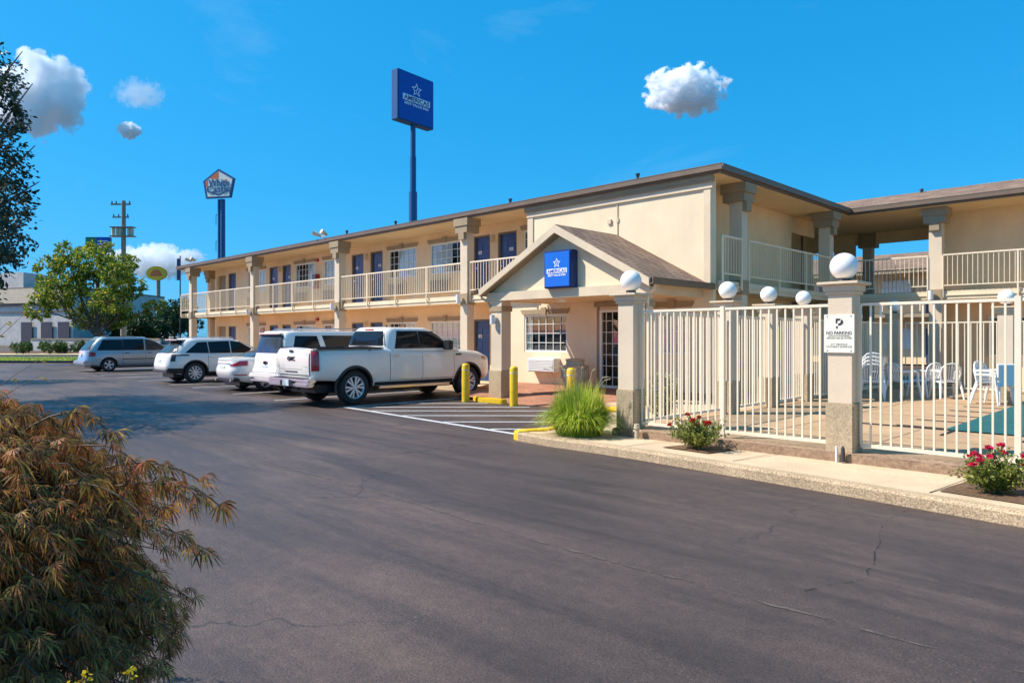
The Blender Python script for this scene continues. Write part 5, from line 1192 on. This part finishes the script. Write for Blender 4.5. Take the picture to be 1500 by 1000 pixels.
# ---- plastic chairs
def chair():
    c=empty('patio_chair',(0,0,.205),'white plastic patio chair standing alone on the pool deck','chair','white plastic patio chairs')
    mb=MB(); mb.grid(lambda u,v:((u-.5)*.44*(1-.08*v),-.24+.44*v,.42-.03*v+.012*math.cos((u-.5)*6)),8,6); mb.grid(lambda u,v:((u-.5)*.44*(1-.08*v),-.24+.44*v,.40-.03*v),8,6); mb.tube([(-.22,-.24,.41),(.22,-.24,.41)],.014,6); mb.build('seat',M['plastic'],c,True,local=True)
    mb=MB()
    for i in range(-3,4): x=i*.05; mb.tube([(x*.85,.19,.40),(x*.98,.235,.55),(x*1.1,.29,.82-.02*abs(i))],.013,6)
    mb.tube([(-.19,.19,.40),(-.215,.22,.6),(-.20,.26,.74),(-.13,.29,.82),(0,.30,.845),(.13,.29,.82),(.20,.26,.74),(.215,.22,.6),(.19,.19,.40)],.02,6); mb.tube([(-.19,.2,.45),(.19,.2,.45)],.02,6); mb.build('backrest',M['plastic'],c,True,local=True)
    for s_ in (1,-1):
        mb=MB(); mb.tube([(s_*.215,.22,.64),(s_*.27,.08,.655),(s_*.275,-.12,.65),(s_*.26,-.22,.61),(s_*.25,-.23,.4)],.024,6); mb.build('armrest',M['plastic'],c,True,local=True)
        mb=MB(); mb.tube([(s_*.24,-.23,.42),(s_*.26,-.27,.2),(s_*.275,-.29,.0)],[.03,.026,.02],6); mb.build('leg',M['plastic'],c,True,local=True)
        mb=MB(); mb.tube([(s_*.21,.19,.42),(s_*.235,.26,.2),(s_*.255,.31,.0)],[.03,.026,.02],6); mb.build('leg',M['plastic'],c,True,local=True)
    return c
ch=chair(); ch.location=(-4.55,19.3,.205); ch.rotation_euler=(0,0,math.radians(215)); ch['label']='white plastic patio chair standing alone at the edge of the shade, nearest the pool cover'
dup(ch,(-5.35,18.7,.205),'white plastic patio chair left of the lone chair, in the shade behind the pickets',math.radians(150))
dup(ch,(-5.05,19.5,.205),'white plastic patio chair turned sideways, half hidden behind the shaded pair',math.radians(240))
labs=['lowest of the stacked white patio chairs right of the sign pillar','second lowest of the stacked white patio chairs right of the sign pillar','second highest of the stacked white patio chairs right of the sign pillar','topmost of the stacked white patio chairs right of the sign pillar']
for i in range(4): dup(ch,(-5.75+.0*i,17.7+.02*i,.205+.085*i),labs[i],math.radians(208))
dup(ch,(-3.45,18.3,.205),'white patio chair in front of the folded white tables at the far right',math.radians(70))
dup(ch,(-3.45,18.32,.29),'white patio chair stacked on another in front of the folded white tables',math.radians(70))
T=empty('folding_table',(-3.1,18.2,.205),'white folding table tipped upright beside the pool cover at the right edge','table'); mb=MB(); mb.obox((-3.3,18.1,.62),(.34,.34,0),(0,0,.46),(-.03,.03,.02)); mb.build('tabletop',M['plastic'],T,bevel=.01)
for dx in (0.02,.3): mb=MB(); mb.tube([(-3.3+dx,18.12+dx,.65),(-3.28+dx,18.0+dx,.205)],.02,6); mb.build('leg',M['plastic'],T,True)
# ------------------------------------------------------------------ vegetation
def rv(): 
    while True:
        p=Vector((R.uniform(-1,1),R.uniform(-1,1),R.uniform(-1,1)))
        if .01<p.length<1: return p
def leaf_quad(mb,p,d,n,l,w):
    d=d.normalized(); s_=d.cross(n); s_=s_.normalized() if s_.length>1e-4 else Vector((1,0,0))
    a=p; b=p+d*l*.5+s_*w/2; c=p+d*l; e=p+d*l*.5-s_*w/2; mb.add([a,b,c,e],[(0,1,2,3)])
def tree(name,label,base,h,blobs,leaf,nl,mat,trunk=.18,cat='tree',group=None,limbs=6,tr='bark'):
    T=empty(name,base,label,cat,group); bx,by,bz=base; B0=Vector(base)
    mb=MB(); tops=[]
    th=min(b[2]-b[3]*.6 for b in blobs); th=max(th,.3*h*.5)
    mb.tube([B0,B0+Vector((.05,.03,th*.5)),B0+Vector((.0,.1,th)),B0+Vector((.05,0,th+(h-th)*.5))],[trunk,trunk*.8,trunk*.65,trunk*.25],9)
    for (x,y,z,r_) in blobs:
        t=Vector((x,y,z)); s_=B0+Vector((0,.05,th*R.uniform(.6,1.1))); e=B0+t; m_=(s_+e)/2+Vector((0,0,-.1*h*R.uniform(0,1))); mb.tube([s_,m_,e,e+(e-s_)*.15],[trunk*.42,trunk*.28,trunk*.12,.01],6)
        for _ in range(3): v_=rv()*r_*.9; mb.tube([m_*.3+e*.7,e+v_],[trunk*.12,.006],4)
    mb.build('trunk',M[tr],T,True)
    lf=MB(); tot=sum(b[3]**2 for b in blobs)
    for (x,y,z,r_) in blobs:
        n=int(nl*r_*r_/tot); cl=max(4,n//14); c0=B0+Vector((x,y,z))
        for _ in range(cl):
            v_=rv(); v_=v_.normalized()*(v_.length**.4)*R.uniform(.75,1.12); v_.z*=.85; cp=c0+v_*r_; dirn=v_.normalized()
            for _ in range(14):
                p=cp+rv()*r_*.2; d=(dirn*.5+rv()+Vector((0,0,-.35))); leaf_quad(lf,p,d,rv(),leaf*R.uniform(.7,1.3),leaf*R.uniform(.4,.6))
    lf.build('crown',M[mat],T); return T
def blobs(n,rx,rz,z0,rmin,rmax,ry=None):
    o=[]; ry=ry or rx
    for _ in range(n):
        v_=rv(); o.append((v_.x*rx,v_.y*ry,z0+v_.z*rz,R.uniform(rmin,rmax)))
    return o
def at(px,d,z=0): x,y=W((px-750)/1035*d,d); return (x,y,z)
R.seed(11)
# big maple left of the minivan; crown runs from the van roof line up to the sign behind it
bl=[]
for px,py,r_ in ((70,392,.75),(95,372,.9),(120,362,.95),(105,395,1.2),(135,385,1.2),(75,425,.9),(100,430,1.3),(140,420,1.4),(170,400,1.0),(165,385,.9),(190,405,.9),(205,420,.8),(185,440,1.1),(150,455,1.2),(115,462,1.1),(85,455,.8),(60,445,.6),(205,450,.7),(55,410,.5),(165,465,.9),(215,432,.55)):
    a=Vector(at(px,46)); b=Vector(at(142,46)); v_=a-b+Vector((fw.x,fw.y,0))*R.uniform(-2.2,2.2); bl.append((v_.x,v_.y,1.65+(495-py)*46/1035,r_*.95))
tree('maple_tree','large green maple with a yellowing side, left of the wooden utility pole',at(142,46.8,.1),8.2,bl,.23,15500,'leaf_maple',.17)
for px,d,hh_,wd_,lab in ((200,66,3.3,2.2,'dark bushy tree right behind the utility pole, lowest of the dark trees'),(228,72,4.6,2.6,'dark bushy tree between the utility pole and the far motel corner'),(255,84,6.6,2.6,'taller dark tree touching the far corner of the motel'),(178,78,3.6,2.2,'dark tree low behind the maple trunk'),(275,95,6.2,3.0,'distant dark tree seen through the far gallery columns')):
    tree('dark_tree',lab,at(px,d,.4),hh_,blobs(7,wd_*.7,hh_*.28,hh_*.6,wd_*.35,wd_*.5),.34,3400,'leaf_dark',.16,group='dark trees beyond the car park')
for px,d,w_,lab in ((33,59,1.5,'small clipped round shrub nearest the left edge of the lawn'),(74,59,2.2,'wide clipped shrub on the far lawn left of the minivan'),(92,60,1.2,'clipped shrub tucked against the wide shrub'),(118,63,1.2,'low shrub behind the rear of the minivan')):
    tree('round_shrub',lab,at(px,d,.3),1.2,blobs(7,w_*.38,.2,.62,.38,.55),.12,2600,'leaf_green',.05,'shrub','clipped shrubs on the far lawn')
# tree beside the car park whose crown hangs at the left edge
bl=[]; b0=at(-240,16)
for px,py,d,r_ in ((-30,150,16.5,.95),(0,118,17,.42),(12,170,16.5,.40),(-2,210,16,.55),(14,250,16,.45),(18,290,15.5,.42),(-8,300,16,.7),(0,345,15,.50),(5,380,15,.34),(-45,230,17,1.2),(-50,320,14,1.1),(-110,150,17.5,1.5),(-120,250,19,1.5),(-130,330,13,1.4),(-100,90,17,1.2),(-190,200,15,1.7),(-200,320,17,1.5),(-260,150,18,1.5),(-280,260,14,1.6),(-330,220,17,1.5),(-60,380,15,.8),(-80,290,19.5,1.3),(-70,370,12.5,1.0),(-180,60,17,1.2),(-30,110,17.5,.9)):
    a=Vector(at(px,d)); v_=a-Vector(b0); bl.append((v_.x,v_.y,1.65+(495-py)*d/1035,r_))
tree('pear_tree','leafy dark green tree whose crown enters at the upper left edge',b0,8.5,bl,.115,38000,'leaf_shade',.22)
b1=W(-25.0,25.5); R.seed(9)
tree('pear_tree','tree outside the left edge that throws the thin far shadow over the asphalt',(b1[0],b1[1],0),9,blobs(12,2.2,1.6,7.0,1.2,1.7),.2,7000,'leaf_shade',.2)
R.seed(5)
p=W(-21.5,24); tree('pear_tree','unseen neighbour tree shading the far asphalt at left',(p[0],p[1],0),8,blobs(14,2.6,2.0,5.2,1.0,1.5),.16,6500,'leaf_shade',.2) if False else None
# laceleaf maple in the left foreground
R.seed(3)
def laceleaf():
    bx=W(-2.30,2.62); C0=Vector((bx[0],bx[1],0)); T=empty('laceleaf_maple',(bx[0],bx[1],0),'weeping laceleaf maple with bronze-red drooping leaves filling the lower left corner','shrub')
    st=MB(); lf=MB()
    def leaf(p,out,sz):
        # seven narrow drooping lobes fanned from the petiole
        base=(out*.6+Vector((0,0,-.75))+rv()*.35).normalized(); sd_=base.cross(Vector((0,0,1))+rv()*.5).normalized(); nrm=sd_.cross(base).normalized()
        for k in range(-3,4):
            a=k*.42+R.uniform(-.08,.08); d=(base*math.cos(a)+sd_*math.sin(a)); l=sz*(1-.10*abs(k))*R.uniform(.85,1.1); tip=p+d*l+Vector((0,0,-.25*l)); m1=p+d*l*.5; w_=sz*.05; s2=d.cross(nrm).normalized()
            lf.add([p,m1+s2*w_,tip,m1-s2*w_],[(0,1,2,3)])
    shoots=[]
    n=1750
    for i in range(n):
        # branches rise from the crown centre, arch over and weep outwards
        az=R.uniform(0,2*PI); f_=R.random(); q_=R.random()
        ang=q_**.8*1.45                      # from the top of the dome down its side
        shell=1.0 if f_<.7 else R.uniform(.55,.95)
        rad=1.0*math.sin(min(ang*1.12,1.57))*shell*R.uniform(.85,1.04); zz=.42+1.0*math.cos(ang)*shell*R.uniform(.92,1.05)
        if q_>.72: zz-=R.uniform(0,.45); rad*=1-.25*max(0,.45-zz)/.45
        end=C0+rt*(math.cos(az)*rad)+fw*(math.sin(az)*rad*.8)+up*max(.06,zz)
        if (end-Vector((0,0,1.65))).length<1.15: continue
        apex=C0+rt*(math.cos(az)*rad*.6)+fw*(math.sin(az)*rad*.48)+up*min(1.46,end.z+.22+.12*R.random())
        s_=C0+Vector((math.cos(az)*.06,math.sin(az)*.06,.35+.3*R.random())); P=[]
        for k in range(9):
            t=k/8; P.append(s_*(1-t)**2+apex*2*t*(1-t)+end*t*t+rv()*.012)
        st.tube(P,[.005*(1-.8*k/8)+.001 for k in range(9)],4)
        out=(end-C0); out.z=0; out.normalize()
        for k in range(4,9):
            for _ in range(4 if k>5 else 3):
                leaf(P[k]+rv()*.05,(out+rv()*.8).normalized(),R.uniform(.042,.085))
    # a few long sprays
    for az_r,az_d,z_,ln in ((1.16,.15,1.0,.2),(1.08,-.1,.74,.2),(.92,.0,1.18,.2),(1.0,.1,.50,.2),(.98,.3,.98,.2),(1.12,.05,.86,.2),(.86,-.2,.34,.2),(1.06,.2,1.08,.1),(.75,.1,1.3,.1),(1.0,-.15,1.05,.1)):
        dx=rt*az_r+fw*az_d; end=C0+dx+up*z_; apex=C0+dx*.6+up*(z_+.32); s_=C0+up*.5; P=[]
        for k in range(13): t=k/12; P.append(s_*(1-t)**2+apex*2*t*(1-t)+end*t*t+rv()*.008)
        st.tube(P,[.006*(1-.8*k/12)+.0012 for k in range(13)],4)
        for k in range(5,13):
            for _ in range(4): leaf(P[k]+rv()*.035,(rt+rv()*.6).normalized(),R.uniform(.055,.10))
    st.tube([C0+Vector((0,0,0)),C0+Vector((.02,0,.3)),C0+Vector((0,.03,.62))],[.05,.045,.03],9)
    st.build('stem',M['twig'],T,True); lf.build('foliage',M['leaf_red'],T)
    # tall bare shoots with a few autumn leaves at the left edge
    tw=MB()
    for e_ in ((-1.68,2.35,1.70),(-1.60,2.4,1.58),(-1.72,2.5,1.74),(-1.62,2.42,1.52)):
        x,y=W(e_[0],e_[1]); end=Vector((x,y,e_[2])); s_=C0+up*.9-rt*.1; m_=(s_+end)/2+up*.12-rt*.05
        P=[s_*(1-t)**2+m_*2*t*(1-t)+end*t*t for t in [k/8 for k in range(9)]]; tw.tube(P,[.0025-.0002*k for k in range(9)],4)
        for k in range(5,9):
            for _ in range(2): la=MB(); leaf_quad(la,P[k]+rv()*.012,rt*.6+rv()*.6-up*.4,rv(),R.uniform(.018,.032),.009); la.build('autumn_leaf',M['leaf_autumn'],T)
    tw.build('shoot',M['bark'],T,True)
laceleaf()
# yellow flowers at its foot
p=W(-1.10,1.86); T=empty('yellow_flowers',(p[0],p[1],0),'small spray of bright yellow flowers under the laceleaf maple','flowers')
st=MB(); fl=MB()
for i in range(16):
    e=Vector((p[0],p[1],.0))+rt*R.uniform(-.1,.12)+fw*R.uniform(-.1,.1)+up*R.uniform(.60,.76); st.tube([Vector((p[0],p[1],0)),e*.5+Vector((p[0],p[1],.3))*.5,e],.003,4)
    for _ in range(12): leaf_quad(fl,e+rv()*.018,rv(),rv(),.014,.012)
st.build('stem',M['bark'],T); fl.build('blossom',M['petalyellow'],T)
# ornamental grass
def grass_clump():
    R.seed(21); c=Vector((-7.2,8.75,.12)); T=empty('ornamental_grass',c,'big bright green fountain grass clump on the kerb island','ornamental grass'); mb=MB(); pl=MB()
    for i in range(4600):
        az=R.uniform(0,2*PI); r0=R.random()**.5*.36; q_=c+Vector((math.cos(az)*r0,math.sin(az)*r0,0)); lean=R.uniform(.1,1.1)*(r0/.36*.6+.4); h_=R.uniform(.5,1.02)*(1-lean*.28); az2=az+R.uniform(-.5,.5); o_=Vector((math.cos(az2),math.sin(az2),0)); s_=Vector((-o_.y,o_.x,0)); w_=R.uniform(.005,.0095); vs=[]; n=6
        for k in range(n+1):
            t=k/n; P=q_+o_*(lean*.5*t**1.5)+up*(h_*(t-.78*lean*t**3)); ww=w_*(1-t**2)+.0005; vs+=[P-s_*ww,P+s_*ww]
        mb.add(vs,[(2*k,2*k+1,2*k+3,2*k+2) for k in range(n)])
    mb.build('blades',M['blade'],T)
    for i in range(16):
        az=R.uniform(0,2*PI); o_=Vector((math.cos(az),math.sin(az),0))*R.uniform(.3,.62); P=[c,c+o_*.4+up*.6,c+o_*.85+up*R.uniform(.85,1.1)]; P.append(P[2]+o_*.18+up*.02); pl.tube(P,[.003,.003,.0025,.001],4)
        for _ in range(60): t=R.random(); b_=P[2]*(1-t)+P[3]*t; leaf_quad(pl,b_,rv()+o_,rv(),.02,.005)
    pl.build('plume',M['plume'],T)
grass_clump()
def rose(x,y,label,w_,h_,nfl,pet,seed):
    R.seed(seed); T=empty('rose_bush',(x,y,.127),label,'rose bush','rose bushes in the kerb beds'); c=Vector((x,y,.127)); st=MB(); lf=MB(); fl=MB()
    tips=[]
    for i in range(62):
        az=R.uniform(0,2*PI); o_=Vector((math.cos(az),math.sin(az),0))*R.random()**.6*w_; e=c+o_+up*h_*R.uniform(.45,1.0)*(1-.35*o_.length/w_); m_=c+o_*.35+up*(e.z-c.z)*.5; st.tube([c+o_*.08,m_,e],[.009,.006,.003],5); tips.append(e)
        for k in range(64):
            t=R.uniform(.25,1.05); b_=(c+o_*.08)*(1-t)**2+m_*2*t*(1-t)+e*t*t; leaf_quad(lf,b_+rv()*.05,rv()+up*.2,rv(),R.uniform(.025,.05),R.uniform(.018,.03))
    st.build('stem',M['bark'],T,True); lf.build('foliage',M['rose_leaf'],T)
    tips.sort(key=lambda p:-p.z+.2*R.random())
    for i in range(nfl):
        e=tips[i%len(tips)]+rv()*.03+up*.02; b=MB()
        for k in range(46):
            v_=rv().normalized(); v_.z=abs(v_.z)*.8; p_=e+v_*R.uniform(.008,.032); leaf_quad(b,p_-v_*.01,(v_+rv()*.5),v_,.03,.028)
        b.build('rose_bloom',M[pet],T)
rose(-5.05,8.72,'rose bush with dark red blooms in the left kerb bed below the fence',.40,.52,9,'petaldark',31)
rose(-1.52,8.35,'rose bush covered in crimson pink blooms in the right kerb bed',.36,.46,15,'petal',37)
rose(-.75,8.3,'rose bush cut by the right picture edge, leafier than its neighbour',.34,.36,6,'petal',41)
R.seed(8)
T=empty('flowering_shrub',(-7.55,11.7,.11),'pale flowering shrub with yellow-green leaves behind the left fence corner','shrub'); c=Vector((-7.55,11.7,.11)); st=MB(); lf=MB(); fl=MB()
for i in range(40):
    o_=Vector((R.uniform(-.38,.38),R.uniform(-.38,.38),0)); e=c+o_+up*R.uniform(.35,.85); st.tube([c+o_*.2,e],[.008,.003],5)
    for k in range(30): t=R.uniform(.2,1); b_=(c+o_*.2)*(1-t)+e*t; leaf_quad(lf,b_+rv()*.05,rv(),rv(),.05,.03)
    for k in range(9): leaf_quad(fl,e+rv()*.035,rv(),rv(),.03,.025)
st.build('stem',M['bark'],T); lf.build('foliage',M['rose_leaf'],T); fl.build('blossom',M['petalwhite'],T)
T=empty('yucca_plant',(-11.85,14.6,.2),'dry pale yucca with long curved leaves right of the stone urn','plant'); mb=MB()
for i in range(26):
    az=R.uniform(0,2*PI); o_=Vector((math.cos(az),math.sin(az),0)); s_=Vector((-o_.y,o_.x,0)); l=R.uniform(.35,.62); vs=[]
    for k in range(6): t=k/5; P=Vector((-11.85,14.6,.2))+o_*l*.75*t+up*(l*(1.5*t-1.1*t*t*R.uniform(.8,1))); vs+=[P-s_*.03*(1-t),P+s_*.03*(1-t)]
    mb.add(vs,[(2*k,2*k+1,2*k+3,2*k+2) for k in range(5)])
mb.build('leaves',M['plume'],T)
# lawn blades: a thin uncountable cover
R.seed(2); mb=MB()
for i in range(6000):
    r_=R.uniform(-42,-26); d=R.uniform(46.7,55.8); x,y=W(r_,d); w_=.03; h_=R.uniform(.05,.12); a=R.uniform(0,PI); mb.add([(x-w_*math.cos(a),y-w_*math.sin(a),.15),(x+w_*math.cos(a),y+w_*math.sin(a),.15),(x+R.uniform(-.04,.04),y,.15+h_)],[(0,1,2)])
tag(mb.build('lawn_grass',M['blade']),'strip of bright mown grass beyond the car park','grass',kind='stuff')
# ------------------------------------------------------------------ far buildings
def fb(mb,r0,r1,d0,d1,z0,z1):
    sk=lambda r,d:W(r,d+(-47.2-r)*.36)
    mb.prism([sk(r0,d0),sk(r1,d0),sk(r1,d1),sk(r0,d1)],'z',z0,z1)
T=empty('store_building',(*W(-50,76),.5),'low white flat-roofed building with a dark band, behind the far lawn at left','building')
mb=MB(); fb(mb,-80,-47.2,76,96,.3,7.1); fb(mb,-66,-54.6,76.3,82,7.101,9.0); mb.build('wall',M['farwall'],T)
mb=MB(); fb(mb,-80.05,-47.15,75.86,75.99,5.2,5.5); fb(mb,-80.05,-47.15,75.88,75.99,4.5,4.62); fb(mb,-80.05,-47.15,75.8,96,7.102,7.25); mb.build('band',M['farband'],T)
mb=MB(); fb(mb,-80.05,-47.15,75.7,75.85,5.51,7.1); mb.build('parapet_panel',M['trim_pale'],T)
for r_ in (-54.5,-51.6,-49.2): mb=MB(); fb(mb,r_,r_+1.6,75.8,75.85,.8,3.4); mb.build('window',M['rimdark'],T)
T=empty('boundary_wall',(*W(-37,68),.5),'pale low wall glimpsed between maple trunk and utility pole','wall')
mb=MB(); fb(mb,-46,-31,68,68.3,.3,1.5); mb.build('wall',M['farwall'],T); mb=MB(); fb(mb,-46,-31,67.95,68.35,1.501,1.62); mb.build('coping',M['trim'],T)
# rear wing of the motel beyond the passage
T=empty('rear_motel_wing',(-12,45,0),'second tan motel wing with shingle roof seen through the open passage','building')
mb=MB(); mb.box(-45,14,46.5,52,.1,5.5); mb.build('wall',M['stucco'],T)
mb=MB(); mb.add([(-46,45,5.55),(15,45,5.55),(15,50,7.1),(-46,50,7.1),(15,55,5.55),(-46,55,5.55)],[(0,1,2,3),(3,2,4,5)]); mb.build('roof',M['shingle'],T)
mb=MB(); mb.box(-46,15,44.9,45.05,5.4,5.56); mb.box(-45,14,45.1,46.4,2.85,3.05); mb.build('eave_board',M['trim'],T)
mb=MB()
for i in range(0,60): mb.box(-45+i,-44.94+i,45.12,45.18,3.2,4.1)
mb.box(-45,14,45.1,45.16,4.1,4.15); mb.build('railing',M['rail'],T)
for i,x in enumerate(range(-40,12,4)):
    mb=MB(); mb.box(x,x+.95,46.4,46.49,3.06,5.1); mb.build('door',M['door'],T); mb=MB(); mb.box(x+1.6,x+3.2,46.42,46.49,3.9,5.1); mb.build('window',M['winwhite'],T)
    mb=MB(); mb.box(x,x+.95,46.4,46.49,.15,2.2); mb.build('door',M['door'],T); mb=MB(); mb.box(x+1.6,x+3.2,46.42,46.49,1.0,2.2); mb.build('window',M['winwhite'],T)
# ------------------------------------------------------------------ clouds: real volumes far away and high
def cloud(label,px,py,wpx,hpx,d,dens,seed,bias=.30,amp=2.0,sc=1.25):
    k=d/1035; r_=(px-750)*k; x,y=W(r_,d); z=1.65+(495-py)*k; a,b_=wpx*k/2,hpx*k/2
    bm=bmesh.new(); bmesh.ops.create_icosphere(bm,subdivisions=4,radius=1.0)
    dr_=rt*(a*1.5); 
    for v in bm.verts: v.co=rt*(v.co.x*a*1.5)+fw*(v.co.y*a*1.0)+up*(v.co.z*b_*1.5)
    me=bpy.data.meshes.new('cloud'); bm.to_mesh(me); bm.free(); o=bpy.data.objects.new('cloud',me); COL.objects.link(o); o.location=(x,y,z)
    m=bpy.data.materials.new('cloud_vapour'); m.use_nodes=True; nt=m.node_tree; nt.nodes.remove(nt.nodes['Principled BSDF']); out=nt.nodes['Material Output']
    v=mapping(nt,(1,1,1),(0,0,-math.radians(44.86)))
    sv=N(nt,'ShaderNodeVectorMath'); sv.operation='MULTIPLY'; nt.links.new(v,sv.inputs[0]); sv.inputs[1].default_value=(1/(a*1.5),1/a,1/(b_*1.5))
    ln=N(nt,'ShaderNodeVectorMath'); ln.operation='LENGTH'; nt.links.new(sv.outputs[0],ln.inputs[0])
    ad=N(nt,'ShaderNodeVectorMath'); ad.operation='MULTIPLY_ADD'; nt.links.new(v,ad.inputs[0]); ad.inputs[1].default_value=(1/b_,1/b_,1/b_); ad.inputs[2].default_value=(seed*7.3,seed*3.1,seed)
    f=noise(nt,ad.outputs[0],sc,9,.58,.15)
    def mth(op,p,q):
        n=N(nt,'ShaderNodeMath'); n.operation=op
        for i_,e in enumerate((p,q)):
            if isinstance(e,(int,float)): n.inputs[i_].default_value=e
            else: nt.links.new(e,n.inputs[i_])
        return n.outputs[0]
    val=mth('ADD',mth('MULTIPLY',mth('SUBTRACT',f,.5),amp),mth('SUBTRACT',bias+.55,mth('MULTIPLY',ln.outputs['Value'],1.05)))
    r=ramp(nt,val,.0,(0,0,0),.12,(1,1,1)); mu=mth('MULTIPLY',r,dens/b_)
    # nothing may reach the envelope itself
    lim=N(nt,'ShaderNodeMath'); lim.operation='LESS_THAN'; nt.links.new(ln.outputs['Value'],lim.inputs[0]); lim.inputs[1].default_value=.98; mu=mth('MULTIPLY',mu,lim.outputs[0])
    pv=N(nt,'ShaderNodeVolumeScatter'); pv.inputs['Color'].default_value=(1,1,1,1); pv.inputs['Anisotropy'].default_value=-.25; nt.links.new(mu,pv.inputs['Density']); nt.links.new(pv.outputs[0],out.inputs['Volume'])
    m.cycles.volume_step_rate=.35
    o.data.materials.append(m); tag(o,label,'cloud','clouds'); return o
cloud('big rounded white cloud at the upper left, partly behind the tree',58,140,104,98,900,7,1,.27,1.75,1.35)
cloud('compact white cloud alone above the motel roof at upper right',1006,133,96,56,900,7,2,.24,1.95,1.35)
cloud('tiny white cloud below the faint wisp at upper left',189,191,27,19,900,7,3,.22,1.9,1.2)
cloud('faint wisp of cloud between the big cloud and the pentagon sign',205,138,60,34,900,.35,4,.2,2.4,1.5)
cloud('low cloud bank above the dark trees, left of the pentagon sign',228,384,110,40,1400,1.6,6,.24,2.4,1.3)
